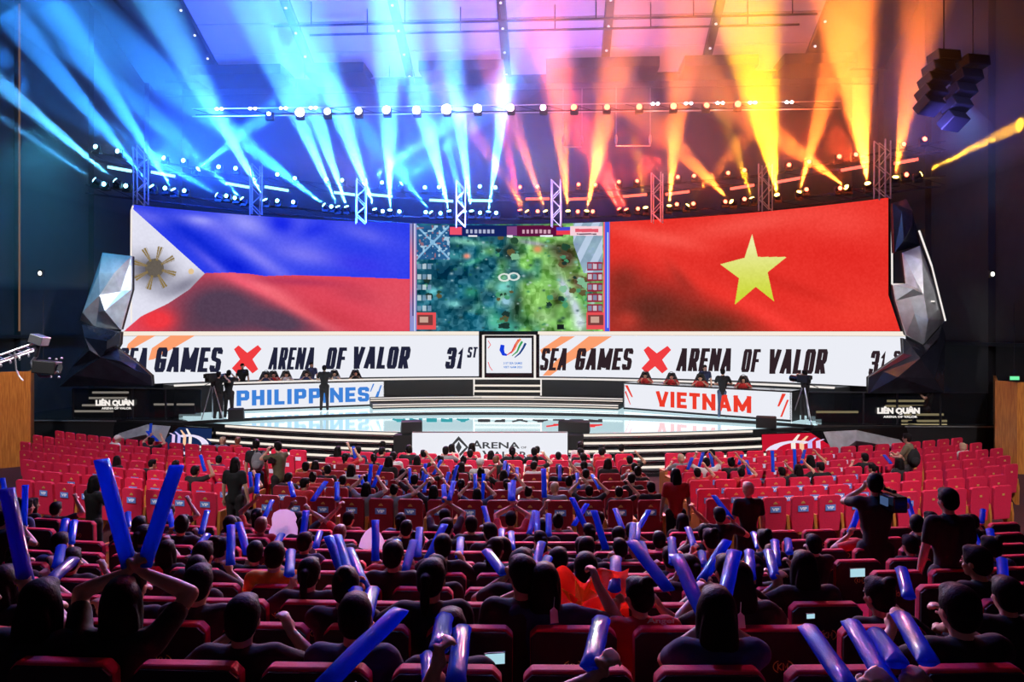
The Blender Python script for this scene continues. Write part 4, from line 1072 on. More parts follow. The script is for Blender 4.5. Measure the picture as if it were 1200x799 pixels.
def seat_meshes(vel, kind):
    d = {}
    g = MB(); g.prism([(-.205, 0, .30), (.205, 0, .30), (.235, -.01, .55), (.238, -.03, .96), (.20, -.035, 1.0), (-.20, -.035, 1.0), (-.238, -.03, .96), (-.235, -.01, .55)], (0, .075, 0)); d['backrest'] = mk(g, 'backrest', vel, .012)
    g = MB(); g.prism([(-.22, .06, .38), (.22, .06, .38), (.22, .50, .42), (-.22, .50, .42)], (0, 0, .10)); d['seat_cushion'] = mk(g, 'seat_cushion', vel, 0)
    g = MB(); g.prism([(.252, .0, 0), (.252, .07, 0), (.252, .42, .56), (.252, .42, .63), (.252, .02, .63), (.252, -.01, .40)], (.055, 0, 0)); d['armrest'] = mk(g, 'armrest', M_woodo)
    if kind == 'vip':
        g = MB(); g.box((0, -.034, .765), (.215, .006, .115)); d['sign'] = mk(g, 'sign', M_signb)
        g = MB(); g.box((0, -.038, .765), (.185, .004, .075)); d['sign_text_ground'] = None
        g = MB(); put_text(g, 'VIP', lambda a, b: (a, -.0385, b), -.075, .075, .735, .795, .05); d['lettering'] = mk(g, 'lettering', mat('sign_white', (.9, .92, 1), .5, emit=(.8, .85, 1), es=.12))
        g = MB(); g.prism([(-.045, -.034, .865), (.045, -.034, .865), (.03, -.036, .895), (0, -.037, .915), (-.03, -.036, .895)], (0, .004, 0)); d['emblem'] = mk(g, 'emblem', M_gold)
        g = MB(); g.box((0, -.034, .765), (.20, .006, .10)); g.add([(-.075, -.038, .735), (.075, -.038, .735), (.075, -.038, .79), (-.075, -.038, .79)], [(0, 1, 2, 3)]); d['sign_far'] = mk(g, 'sign', M_sign)
    else:
        g = MB()
        for a0, a1 in ((.5, 2.6), (3.7, 5.8)):
            ribbon(g, [(.055*math.cos(t), .80+.036*math.sin(t)) for t in np.linspace(a0+PI/2-.0, a1+PI/2, 9)], .006, lambda a, b: (a, -.050, b))
        for q in ([(-.03, .78), (-.03, .82)], [(-.03, .80), (-.008, .82)], [(-.03, .80), (-.008, .78)], [(.0, .78), (.0, .82), (.012, .795), (.024, .82), (.024, .78)]): ribbon(g, q, .006, lambda a, b: (a, -.050, b))
        d['emblem'] = mk(g, 'emblem', M_gold)
    return d
SV = seat_meshes(M_velvet, 'vip'); SD = seat_meshes(M_velvet_shaded, 'vip'); SR = seat_meshes(M_velvet, 'rear')
M_shell = mat('black_shell', (.010, .005, .006), .6, noise=.2)
g = MB(); g.prism([(-.19, -.012, .31), (.19, -.012, .31), (.232, -.026, .56), (.236, -.045, .95), (.20, -.048, .984), (-.20, -.048, .984), (-.236, -.045, .95), (-.232, -.026, .56)], (0, .02, 0)); SR['back_shell'] = mk(g, 'back_shell', M_shell)
# dot emblem for unsigned outer seats
g = MB(); g.prism([(-.03, -.034, .80), (.03, -.034, .80), (.03, -.034, .84), (-.03, -.034, .84)], (0, .004, 0)); DOT = mk(g, 'emblem', M_gold)

seats = []
BLK = {'m': 'middle', 'p': 'Philippines-side', 'q': 'Vietnam-side'}
for key, r, z in rows:
    sp = .57
    for blk in 'mpq':
        nn = 0
        if blk == 'm':
            xs = [(-3.70+.57*j) for j in range(14)]
        else:
            sgn = -1 if blk == 'p' else 1
            xs = [sgn*(4.75+.27+.57*j*.98) for j in range(17)]
        for j, x in enumerate(xs):
            p, a = seatpos(r, x)
            px, py, Z = proj((p.x, p.y, z+.85))
            if px < -12 or px > 1212 or py > 830 or Z < 1.5: continue
            if key[0] == 'v' and blk != 'm' and (px < 22 if blk == 'p' else px > 1188): continue
            seats.append(dict(key=key, x=x, p=(p.x, p.y, z), a=a, blk=blk, j=j, px=px, py=py, Z=Z, taken=False))
seats.sort(key=lambda s: s['Z'])
def seat_label(s):
    t = 'front VIP' if s['key'][0] == 'v' else 'rear'
    rn = s['key'][1]+1 if s['key'][0] == 'v' else 9-s['key'][1]
    return rn, t
def build_seats():
    stuff = MB(); sm = [M_velvet, M_woodo, M_sign, M_gold]
    for n, s in enumerate(seats):
        rn, t = seat_label(s)
        vip = s['key'][0] == 'v'
        mid = s['blk'] == 'm'
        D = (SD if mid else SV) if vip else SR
        signed = vip and abs(s['x']) < (9.4 if s['key'][1] > 1 else 10.5)
        if n >= 300:
            M = Matrix.Translation(s['p']) @ Matrix.Rotation(s['a'], 4, 'Z')
            for k, mi in (('backrest', 0), ('seat_cushion', 0), ('armrest', 1), ('sign_far', 2), ('emblem', 3)):
                if k == 'sign_far' and not signed: continue
                me = D[k]; stuff.mi = mi
                stuff.add([M @ v.co for v in me.vertices], [tuple(f.vertices) for f in me.polygons])
            continue
        lab = 'red %s seat, %s row from the stage in the %s block, %s from %s' % (t, ordw(rn), BLK[s['blk']], ordw(s['j']+1), 'Philippines aisle' if mid else 'the aisle')
        if len(lab.split()) > 16: lab = lab.replace(' from the stage', '').replace('in the ', 'in ')
        o = thing('theatre_seat', lab, 'seat', s['p'], s['a'], 'rows of red theatre seats')
        for k in ('backrest', 'seat_cushion', 'armrest'): link(k, D[k], o)
        if vip:
            link('emblem', D['emblem'] if signed else DOT, o)
            if signed:
                if s['Z'] < 19:
                    q = link('sign', D['sign'], o); link('lettering', D['lettering'], q)
                else: link('sign', D['sign_far'], o)
        else: link('back_shell', D['back_shell'], o); link('emblem', D['emblem'], o)
    o = stuff.build('distant_theatre_seats', sm); tag(o, 'red theatre seats of the front rows closest to the stage', 'seats', kind='stuff')
build_seats()
# lit wooden row ends along the Vietnam-side aisle
for i in range(1, 7):
    r = RF+.9*i
    for j, x in enumerate((3.98, 4.68)):
        p, a = seatpos(r, x)
        t = thing('row_end_panel', 'orange wooden row end, %s row from the stage, %s side of the Vietnam-side aisle' % (ordw(i+1), 'middle' if j == 0 else 'outer'), 'panel', (p.x, p.y, 0), a, 'wooden row ends on the aisle')
        g = MB(); g.prism([(-.03, .0, 0), (-.03, .5, 0), (-.03, .45, .62), (-.03, .0, .68)], (.06, 0, 0)); g.build('board', M_woodo, t)
        g = MB(); g.box((0, .22, .68), (.08, .46, .03)); g.build('cap_rail', M_woodo, t)
light('SPOT', 'aisle_light', (4.3, 20, 7), (4.3, 29.5-15.5, 0), 420, (1, .45, .30), .2, 40, .8)

# ================================================================== PEOPLE
def V(*a): return Vector(a)
def ik(S, T, a, b, pole):
    S = Vector(S); T = Vector(T); d = T-S; L = d.length
    if L > (a+b)*.995: T = S+d.normalized()*(a+b)*.995; d = T-S; L = d.length
    u = d.normalized(); x = (a*a-b*b+L*L)/(2*L); h = math.sqrt(max(0, a*a-x*x))
    pl = Vector(pole); pl = (pl-u*pl.dot(u)).normalized()
    return S+u*x+pl*h, T
def hand(g, w, d, n, curl, sgn, k=1.0):
    d = d.normalized(); n = (n-d*n.dot(d)).normalized(); ac = d.cross(n)*sgn
    R = Matrix((ac, d, n)).transposed().to_euler()
    g.ell(w+d*.05*k, (.040*k, .052*k, .019*k), 10, 8, R)
    g.cap(w-d*.01, w+d*.03, .024*k, .026*k, 8)
    for i, L in enumerate((.070, .078, .072, .056)):
        p = w+d*.088*k+ac*(i-1.5)*.0205*k; a = 0
        for j, f in enumerate((.44, .32, .24)):
            a += curl*(.6, 1.0, .8)[j]
            q = p+(d*math.cos(a)+n*math.sin(a))*L*f*k*1.05
            g.cap(p, q, (.0098-.0009*j)*k, (.009-.0009*j)*k, 7); p = q
    p = w+d*.025*k-ac*.032*k
    for j, (f, a) in enumerate(((.038, .35), (.028, .75))):
        q = p+(d*.75-ac*(.65-.4*j)+n*(a+curl*.35)).normalized()*f*k; g.cap(p, q, .012*k, .0105*k, 7); p = q
def remesh(g, vox, smooth=3):
    me = bpy.data.meshes.new('r'); me.from_pydata(g.v, [], g.f)
    o = link('r', me); m = o.modifiers.new('r', 'REMESH'); m.mode = 'VOXEL'; m.voxel_size = vox
    s = o.modifiers.new('s', 'SMOOTH'); s.factor = .5; s.iterations = smooth
    dg = bpy.context.evaluated_depsgraph_get(); out = bpy.data.meshes.new_from_object(o.evaluated_get(dg))
    bpy.data.objects.remove(o); bpy.data.meshes.remove(me)
    out.polygons.foreach_set('use_smooth', [True]*len(out.polygons))
    return out
def figure(kind='sit', hands=(None, None), curl=(.3, .3), vox=.014, lean=0.0, turn=0.0, grip=None):
    """kind sit or stand, facing +y, feet on z = 0; hands: wrist targets. Returns the meshes of one continuous body and its clothes"""
    if kind == 'sit':
        pel, spi, che, nec, hd = V(0, .24, .50), V(0, .19+lean*.3, .74), V(0, .16+lean*.7, .92), V(0, .17+lean, 1.05), V(0, .195+lean*1.2, 1.165)
        kn = [V(s*.13, .66, .50) for s in (-1, 1)]; an = [V(s*.13, .62, .09) for s in (-1, 1)]; ft = V(0, .15, -.05)
        rest = [V(s*.13, .46, .64) for s in (-1, 1)]
    else:
        pel, spi, che, nec, hd = V(0, 0, .92), V(0, .0+lean*.3, 1.15), V(0, -.01+lean*.7, 1.33), V(0, .0+lean, 1.48), V(0, .02+lean*1.2, 1.60)
        kn = [V(s*.10, .03, .50) for s in (-1, 1)]; an = [V(s*.12, -.01, .09) for s in (-1, 1)]; ft = V(0, .15, -.05)
        rest = [V(s*.26, .06, .86) for s in (-1, 1)]
    b = MB(); sh = MB(); tr = MB()
    sho = [che+V(s*.175, .0, .075) for s in (-1, 1)]
    # torso
    for g, e in ((b, 0), (sh, .014)):
        g.cap(pel, spi, .115+e, .115+e, 12); g.cap(spi, che, .115+e, .125+e, 12)
        for s in (0, 1):
            g.cap(che+V(0, 0, .02), sho[s]-V((s*2-1)*.02, 0, 0), .095+e, .062+e, 10); g.cap(pel+V(0, 0, .02), pel+V((s*2-1)*.07, 0, -.01), .10+e, .09+e, 10)
            g.cap(spi+V((s*2-1)*.04, 0, 0), che+V((s*2-1)*.07, 0, 0), .095+e, .095+e, 10)
    b.cap(che+V(0, 0, .06), nec, .065, .05, 10); b.cap(nec, hd-V(0, 0, .03), .05, .052, 10)
    sh.cap(che+V(0, 0, .05), nec-V(0, 0, .035), .085, .066, 10)
    # legs
    for s in (0, 1):
        hp = pel+V((s*2-1)*.09, 0, -.01)
        for g, e in ((b, 0), (tr, .013)):
            g.cap(hp, kn[s], .085+e, .058+e, 10); g.cap(kn[s], an[s]+V(0, 0, .0), .056+e, .036+e*1.5, 10)
        tr.cap(pel, hp, .12, .11, 10)
        b.cap(an[s]+V(0, -.03, -.035), an[s]+ft, .036, .03, 8)
        tr.cap(an[s]+V(0, -.04, -.04), an[s]+ft+V(0, .02, 0), .045, .04, 8)
        # arms
        T = hands[s] if hands[s] is not None else rest[s]
        pole = V((s*2-1)*.8, -.2, -.6) if hands[s] is not None else V((s*2-1)*.5, -.6, -.5)
        el, wr = ik(sho[s], T, .275, .255, pole)
        b.cap(sho[s], el, .050, .040, 10); b.cap(el, el.lerp(wr, .35), .041, .040, 10); b.cap(el.lerp(wr, .35), wr, .040, .026, 10)
        sh.cap(sho[s], sho[s].lerp(el, .62), .066, .058, 10)
        d = (wr-el); up = V(0, 0, 1) if hands[s] is not None else d
        dd = (d.normalized()*.7+up*.5) if hands[s] is not None else d
        nrm = V(-(s*2-1)*.8, .5, 0) if hands[s] is not None else V(-(s*2-1)*.3, 0, -1)
        hand(b, wr, dd, nrm, curl[s], 1 if s else -1, 1.0)
    # head with face
    def hl(x, y, z): return hd+Matrix.Rotation(turn, 3, 'Z') @ V(x, y, z)
    rz = (0, 0, turn)
    b.ell(hl(0, -.005, .02), (.074, .092, .092), 16, 12, rz); b.ell(hl(0, .022, -.045), (.056, .066, .062), 14, 10, rz); b.ell(hl(0, .06, -.085), (.026, .022, .02), 8, 6, rz)
    b.cap(hl(0, .083, .012), hl(0, .104, -.022), .008, .013, 8)
    for s in (-1, 1):
        b.ell(hl(s*.076, -.004, -.008), (.008, .02, .03), 8, 6, rz); b.ell(hl(s*.03, .076, .028), (.024, .010, .008), 8, 6, rz); b.ell(hl(s*.04, .058, -.03), (.022, .022, .02), 8, 6, rz)
    body = remesh(b, vox, 2)
    for m in (None, M_eye, M_lip): body.materials.append(m)
    e = MB()
    for s in (-1, 1): e.mi = 0; e.ell(hl(s*.030, .083, .008), (.013, .007, .006), 8, 6, rz)
    e.mi = 1; e.ell(hl(0, .090, -.050), (.022, .006, .006), 8, 6, rz)
    bm = bmesh.new(); bm.from_mesh(body); vs = [bm.verts.new(v) for v in e.v]
    for f, mi in zip(e.f, e.m): ff_ = bm.faces.new([vs[i] for i in f]); ff_.material_index = 1+mi; ff_.smooth = True
    bm.to_mesh(body); bm.free()
    return dict(body=body, shirt=remesh(sh, .02, 3), trousers=remesh(tr, .022, 3), head=hd, turn=turn)
def hair_mesh(style):
    g = MB()
    g.ell((0, -.012, .035), (.086, .100, .092), 16, 10); g.ell((0, -.04, -.005), (.080, .072, .085), 14, 8); g.ell((0, .045, .085), (.066, .045, .035), 12, 6)
    if style == 'long':
        g.ell((0, -.075, -.10), (.092, .045, .17), 14, 10); g.ell((0, -.085, -.26), (.080, .035, .12), 12, 8)
        for s in (-1, 1): g.ell((s*.078, .0, -.06), (.02, .05, .12), 8, 8)
    if style == 'tail':
        g.ell((0, -.125, .04), (.035, .04, .035), 10, 8); g.ell((0, -.145, -.06), (.03, .025, .11), 10, 8)
    if style == 'bun': g.ell((0, -.09, .115), (.042, .042, .04), 10, 8)
    me = remesh(g, .013, 2); me.materials.append(None)
    # a few tufts keep the outline from being smooth
    return me
def cap_mesh():
    g = MB(); g.ell((0, -.005, .045), (.094, .108, .088), 16, 10); g.ell((0, .12, .03), (.065, .07, .012), 12, 6)
    me = remesh(g, .012, 2); me.materials.append(None); return me
HAIR = {k: hair_mesh(k) for k in ('short', 'long', 'tail', 'bun')}; HAIR['cap'] = cap_mesh()
HN = {'short': 'short', 'long': 'long', 'tail': 'tied back', 'bun': 'pinned up', 'cap': 'cap'}
def person(fig, loc, rz, label, shirt='black', hair='short', haircol=None, skin=0, trousers=None, group=None, scale=1.0):
    t = thing('person', label, 'person', loc, rz, group); t.scale = (scale,)*3
    def part(nm, me, m):
        o = link(nm, me, t)
        if len(me.materials) == 0: me.materials.append(None)
        o.material_slots[0].link = 'OBJECT'; o.material_slots[0].material = m
        return o
    part('body', fig['body'], M_skin[skin]); part('shirt', fig['shirt'], M_shirt[shirt] if isinstance(shirt, str) else shirt); part('trousers', fig['trousers'], trousers or M_shirt['dark'])
    h = part('cap' if hair == 'cap' else 'hair', HAIR[hair], haircol or M_hair); h.location = fig['head']; h.rotation_euler = (0, 0, fig['turn'])
    return t
PR = dict(sit=figure('sit'), sit2=figure('sit', lean=.07, turn=.5), sit3=figure('sit', lean=.12, turn=-.5),
          one=figure('sit', (None, V(.24, .34, 1.28)), (.3, 1.0), .012), two=figure('sit', (V(-.20, .36, 1.30), V(.20, .36, 1.30)), (1., 1.), .012), low=figure('sit', (V(-.16, .46, .98), V(.16, .46, 1.0)), (1., 1.), .012),
          stand=figure('stand', turn=.2), armup=figure('stand', (None, V(.12, .38, 1.45)), (.3, .9)), fold=figure('stand', (V(-.1, .30, 1.15), V(.12, .32, 1.18)), (.7, .7)), cam=figure('stand', (V(-.10, .30, 1.50), V(.12, .28, 1.50)), (1, 1), .013, lean=.03))
# ---------------- inflatable sticks
def stick_mesh():
    n, m = 14, 16; g = MB(); vs = []; prof = [(0, .040, .004), (.02, .042, .014), (.05, .040, .028), (.12, .038, .037), (.3, .038, .038), (.5, .039, .038), (.7, .038, .038), (.88, .038, .037), (.95, .040, .028), (.98, .042, .014), (1, .040, .004)]
    for z, a, b in prof:
        for i in range(m):
            t = 2*PI*i/m; w = 1+.05*math.sin(5*t+z*9); vs.append((a*w*math.cos(t), b*w*math.sin(t), z*.60))
    fs = []
    for j in range(len(prof)-1):
        for i in range(m): fs.append((j*m+i, j*m+(i+1) % m, (j+1)*m+(i+1) % m, (j+1)*m+i))
    fs += [tuple(range(m-1, -1, -1)), tuple((len(prof)-1)*m+i for i in range(m))]
    g.add(vs, fs)
    me = bpy.data.meshes.new('inflatable_stick'); me.from_pydata(g.v, [], g.f); me.materials.append(M_stick)
    me.polygons.foreach_set('use_smooth', [True]*len(me.polygons)); return me
STM = stick_mesh()
STICKS = [(119, 538, 152, 665), (207, 545, 168, 665), (177, 496, 175, 518), (172, 505, 185, 517), (8, 572, 32, 690), (30, 568, 28, 617), (3, 560, 7, 585), (77, 608, 71, 637), (87, 610, 83, 637), (72, 640, 67, 664), (87, 655, 57, 682), (198, 597, 203, 622), (150, 600, 151, 619), (243, 598, 236, 625), (243, 626, 228, 648), (271, 615, 270, 662), (280, 612, 290, 650), (235, 533, 240, 552), (293, 553, 295, 577),
 (319, 586, 310, 606), (359, 598, 353, 642), (375, 623, 370, 641), (330, 626, 321, 643), (341, 645, 339, 674), (386, 628, 410, 690), (394, 627, 412, 688), (408, 643, 428, 692), (417, 690, 420, 732), (437, 690, 427, 730), (440, 609, 440, 657), (465, 633, 460, 662), (485, 633, 474, 671), (492, 618, 489, 652), (521, 614, 501, 655), (522, 629, 516, 645), (540, 630, 538, 654), (567, 593, 574, 620), (570, 645, 591, 673), (588, 620, 587, 644), (599, 623, 600, 643),
 (414, 523, 416, 537), (435, 544, 432, 571), (447, 545, 437, 571), (422, 557, 428, 572), (382, 564, 366, 587), (395, 565, 395, 586), (340, 565, 344, 582), (302, 555, 301, 578), (480, 548, 481, 566), (499, 543, 495, 563), (517, 539, 508, 556), (500, 556, 497, 577), (536, 545, 530, 566), (526, 553, 520, 573), (532, 564, 526, 586), (520, 568, 521, 588), (557, 555, 557, 573), (567, 555, 565, 585), (592, 540, 590, 556), (597, 544, 594, 558), (598, 566, 598, 587),
 (606, 548, 606, 560), (602, 563, 601, 586), (637, 549, 638, 583), (656, 545, 656, 563), (676, 554, 678, 572), (694, 556, 703, 573), (670, 583, 687, 619), (688, 590, 672, 616), (696, 598, 710, 644), (721, 596, 729, 619), (760, 598, 749, 618), (627, 598, 620, 626), (629, 599, 630, 631), (643, 602, 643, 628), (742, 613, 740, 637), (748, 613, 746, 635), (740, 634, 784, 692), (752, 636, 757, 652), (787, 630, 789, 661), (792, 650, 826, 724), (852, 633, 822, 681), (861, 645, 844, 720), (878, 645, 880, 678),
 (836, 580, 858, 609), (806, 618, 814, 642), (822, 647, 824, 662), (811, 536, 806, 550), (824, 530, 819, 547), (832, 531, 836, 548), (869, 533, 866, 544), (875, 539, 878, 556), (883, 624, 889, 642), (635, 635, 625, 672), (642, 653, 635, 674), (681, 651, 682, 672), (722, 653, 720, 692), (705, 725, 692, 782), (931, 526, 932, 553), (943, 527, 939, 543), (905, 528, 906, 553), (1009, 592, 996, 624), (1063, 584, 1073, 617), (1152, 597, 1150, 612), (908, 633, 910, 662), (923, 632, 925, 648), (900, 645, 909, 677), (1137, 620, 1150, 647), (1160, 620, 1164, 647),
 (945, 734, 1000, 812), (996, 728, 1046, 810), (1025, 741, 1052, 777), (1055, 720, 1088, 776), (1056, 666, 1065, 700), (470, 714, 376, 806), (521, 723, 515, 760), (542, 735, 534, 800), (503, 766, 507, 830), (1036, 533, 1044, 543), (1174, 655, 1176, 680)]
def col_to_circle(px, r):
    """depth where the column px meets the circle of radius r about (0, 47), near side"""
    dx = (px-600)/F*CT-ST; dy = (px-600)/F*ST+CT
    a = dx*dx+dy*dy; b = 2*(CAM.x*dx+(CAM.y-47)*dy); c = CAM.x**2+(CAM.y-47)**2-r*r
    q = b*b-4*a*c
    if q < 0: return None
    z = (-b-math.sqrt(q))/(2*a)
    return z if z > 1.2 else None
def rowname(key): return '%s %s row' % (ordw(key[1]+1) if key[0] == 'v' else ordw(9-key[1]), 'front' if key[0] == 'v' else 'rear')
plan = []
for (x0, y0, x1, y1) in STICKS:
    L = math.hypot(x1-x0, y1-y0); best = None
    for key, r, z in rows:
        Z = col_to_circle(x1, r-.36)
        if Z is None: continue
        Lm = L*Z/F; hz = CAM.z-(y1-HY)/F*Z-z
        cost = abs(Lm-.52)*2.0+max(0, 1.02-hz)*3+max(0, hz-1.62)*3
        if best is None or cost < best[0]: best = (cost, key, Z, hz, Lm)
    c, key, Z, hz, Lm = best
    r, zf = ROW[key]
    bot = P(x1, y1, Z); top = P(x0, y0, Z)
    d = top-bot
    Zt = Z                                          # the rest of its length leans away from the viewer
    while d.length < .57 and Zt < Z+.6:
        Zt += .01; d = P(x0, y0, Zt)-bot
    plan.append(dict(key=key, bot=bot, d=d, px=x1, Z=Z, L=Lm))
persons = []                                       # (row key, x) of everyone seated
cnt = {}
for key, r, zf in rows:
    ps = sorted([q for q in plan if q['key'] == key], key=lambda q: q['bot'].x)
    for i, q in enumerate(ps):
        dv = q['d']; lean = 'upright' if abs(dv.x) < .18 else ('tilted towards the Philippines side' if dv.x < 0 else 'tilted towards the Vietnam side')
        o = link('inflatable_stick', STM, None, q['bot']); o.rotation_mode = 'QUATERNION'; o.rotation_quaternion = dv.normalized().to_track_quat('Z', 'Y')
        o.scale = (.98, .98, min(1.25, max(.8, dv.length/.60)))
        tag(o, 'blue inflatable stick %s over the %s, %s from Philippines end' % (lean.replace('towards the ', 'to '), rowname(key), ordw(i+1)), 'noisemaker', 'blue inflatable sticks held up by the crowd')
        if q['px'] < 60 and q['Z'] < 9: o.material_slots[0].link = 'OBJECT'; o.material_slots[0].material = M_stickp
    used = [False]*len(ps)
    for i, q in enumerate(ps):
        if used[i]: continue
        used[i] = True; grp = [q]
        if i+1 < len(ps) and abs(ps[i+1]['bot'].x-q['bot'].x) < .46: grp.append(ps[i+1]); used[i+1] = True
        x = sum(g_['bot'].x for g_ in grp)/len(grp) + (0 if len(grp) == 2 else (.20 if (i % 2) else -.20))
        if any(abs(x-pp[1]) < .40 for pp in persons if pp[0] == key): x += .25
        p, a = seatpos(r, x)
        M = (Matrix.Translation((p.x, p.y, zf)) @ Matrix.Rotation(a, 4, 'Z')).inverted()
        hs = [None, None]
        for g_ in grp:
            T = M @ (g_['bot']+g_['d'].normalized()*.02)
            T = T-Vector((0, 0, .05))
            s = 1 if T.x > 0 else 0
            if hs[s] is not None: s = 1-s
            hs[s] = T
        if q['Z'] < 11.8:
            fig = figure('sit', tuple(hs), (1.1, 1.1), .0095 if q['Z'] < 6 else .013, lean=random.uniform(0, .06), turn=random.uniform(-.4, .4))
        else:
            fig = PR['two' if len(grp) == 2 else 'one']
        persons.append([key, x, fig, 'stick', q['Z'], None])
# heads seen in the photograph: (px, py, shirt, hair, hair colour)
HEADS = [(755, 688, 'black', 'short', 0), (870, 696, 'dark', 'long', 0), (937, 690, 'black', 'short', 0), (325, 656, 'yellow', 'short', 0), (340, 690, 'black', 'short', 0), (498, 712, 'dark', 'long', 0), (530, 757, 'black', 'short', 0), (563, 676, 'black', 'short', 0), (515, 660, 'black', 'short', 0), (505, 702, 'dark', 'long', 1),
 (609, 676, 'dark', 'short', 0), (695, 640, 'black', 'short', 0), (684, 630, 'dark', 'short', 0), (729, 645, 'black', 'short', 0), (772, 628, 'red', 'short', 0), (800, 641, 'dark', 'short', 2), (826, 628, 'black', 'short', 0), (654, 620, 'dark', 'short', 0), (307, 611, 'red', 'short', 1), (322, 634, 'black', 'cap', 0), (399, 620, 'dark', 'short', 1), (420, 622, 'black', 'bun', 0), (476, 616, 'dark', 'short', 0), (524, 622, 'black', 'short', 0), (576, 622, 'dark', 'short', 0), (582, 645, 'black', 'tail', 0),
 (460, 678, 'red', 'short', 0), (562, 700, 'black', 'short', 0), (164, 618, 'red', 'long', 0), (217, 616, 'black', 'short', 0), (200, 646, 'dark', 'short', 0), (87, 648, 'black', 'tail', 0), (22, 640, 'dark', 'short', 0), (265, 621, 'black', 'short', 0), (252, 642, 'dark', 'bun', 0), (225, 667, 'black', 'short', 0), (155, 692, 'black', 'short', 0), (275, 612, 'dark', 'short', 0), (50, 700, 'black', 'long', 0), (235, 690, 'dark', 'short', 0), (290, 715, 'black', 'short', 0), (95, 735, 'black', 'short', 0), (400, 745, 'black', 'short', 0),
 (957, 634, 'black', 'short', 0), (932, 658, 'black', 'short', 0), (1088, 616, 'black', 'short', 0), (1120, 617, 'black', 'short', 0), (1070, 628, 'dark', 'short', 0), (1150, 622, 'dark', 'short', 0), (1105, 660, 'black', 'long', 0), (1130, 700, 'black', 'short', 0), (1180, 690, 'black', 'short', 0), (960, 672, 'black', 'short', 0),
 (133, 540, 'black', 'long', 0), (172, 541, 'black', 'short', 0), (205, 546, 'white', 'short', 0), (228, 548, 'black', 'tail', 0), (253, 533, 'navy', 'short', 0), (257, 516, 'grey', 'short', 2), (274, 517, 'red', 'short', 1), (131, 509, 'white', 'cap', 2), (921, 546, 'black', 'short', 0), (942, 544, 'black', 'short', 2), (965, 543, 'black', 'short', 0), (1015, 538, 'black', 'short', 0), (1028, 541, 'black', 'tail', 0), (1130, 522, 'white', 'short', 2), (800, 534, 'grey', 'short', 2), (836, 530, 'black', 'short', 0), (856, 547, 'black', 'short', 0), (887, 548, 'dark', 'short', 0), (861, 545, 'black', 'short', 0), (1050, 541, 'black', 'short', 0),
 (496, 526, 'navy', 'short', 0), (447, 524, 'black', 'short', 0), (478, 531, 'black', 'short', 0), (522, 527, 'grey', 'short', 0), (551, 530, 'black', 'short', 0), (565, 531, 'navy', 'short', 0), (582, 540, 'black', 'short', 1), (627, 530, 'black', 'short', 0), (643, 530, 'navy', 'short', 0), (562, 548, 'white', 'cap', 2), (652, 568, 'grey', 'short', 2), (683, 560, 'red', 'short', 0), (744, 560, 'black', 'short', 0), (765, 571, 'black', 'short', 0), (750, 584, 'olive', 'short', 2), (708, 580, 'black', 'long', 0), (459, 578, 'red', 'short', 1), (482, 570, 'olive', 'short', 1), (430, 575, 'black', 'short', 0), (352, 576, 'red', 'short', 0)]
for (px, py, shc, hs_, hc) in HEADS:
    best = None
    for key, r, z in rows:
        Z = col_to_circle(px, r-.20)
        if Z is None: continue
        hz = CAM.z-(py-HY)/F*Z-z
        c = abs(hz-1.165)
        if best is None or c < best[0]: best = (c, key, Z, hz)
    c, key, Z, hz = best; r, zf = ROW[key]
    x = P(px, py, Z).x
    if any(abs(x-pp[1]) < .36 for pp in persons if pp[0] == key): continue
    if key in (('k', 0), ('k', 1), ('k', 2)) and 628 < px < 735: continue
    if key[0] == 'v' and 3.95 < abs(x) < 4.75: x = 3.7*(1 if x > 0 else -1)
    persons.append([key, x, random.choice([PR['sit'], PR['sit2'], PR['sit3'], PR['low']]), 'head', Z, (shc, hs_, hc)])
# the rest of the crowd fills free seats
for s in seats:
    if s['blk'] != 'm' and not (s['key'][0] == 'k' and s['key'][1] >= 2 and s['blk'] == 'p'): continue
    pr = (.72 if s['key'][1] < 6 else .5) if s['key'][0] == 'v' else (.42 if s['key'][1] > 4 else (.05 if s['key'][1] > 1 else .0))
    if random.random() > pr: continue
    if s['key'] in (('k', 0), ('k', 1), ('k', 2)) and 600 < s['px'] < 745: continue
    if any(abs(s['x']-pp[1]) < .46 for pp in persons if pp[0] == s['key']): continue
    persons.append([s['key'], s['x'], random.choice([PR['sit'], PR['sit2'], PR['sit3'], PR['low'], PR['one']]), 'fill', s['Z'], None])
HCN = {0: 'black', 1: 'brown', 2: 'light'}; HCM = {0: M_hair, 1: M_hairb, 2: M_hairl}
for key, r, zf in rows:
    pr = sorted([q for q in persons if q[0] == key], key=lambda q: q[1])
    for i, (k_, x, fig, why, Z, look) in enumerate(pr):
        if look is None:
            look = (random.choice(['black', 'black', 'black', 'dark', 'red', 'navy', 'grey', 'white'] if key[0] == 'v' else ['black', 'black', 'dark', 'dark', 'navy', 'red']), random.choice(['short', 'short', 'short', 'long', 'tail', 'bun']), 0)
        p, a = seatpos(r, x)
        what = {'cap': 'in a cap'}.get(look[1], 'with %s %s hair' % (HN[look[1]], HCN[look[2]]))
        lab = 'spectator in %s shirt %s, %s, %s from Philippines side' % (look[0], what, rowname(key), ordw(i+1))
        person(fig, (p.x, p.y, zf), a+random.uniform(-.12, .12), lab, look[0], look[1], HCM[look[2]] if look[1] != 'cap' else (M_shirt['white'] if look[2] else M_shirt['black']), random.randrange(3), None, 'spectators in the rows of seats', random.uniform(.92, 1.02))

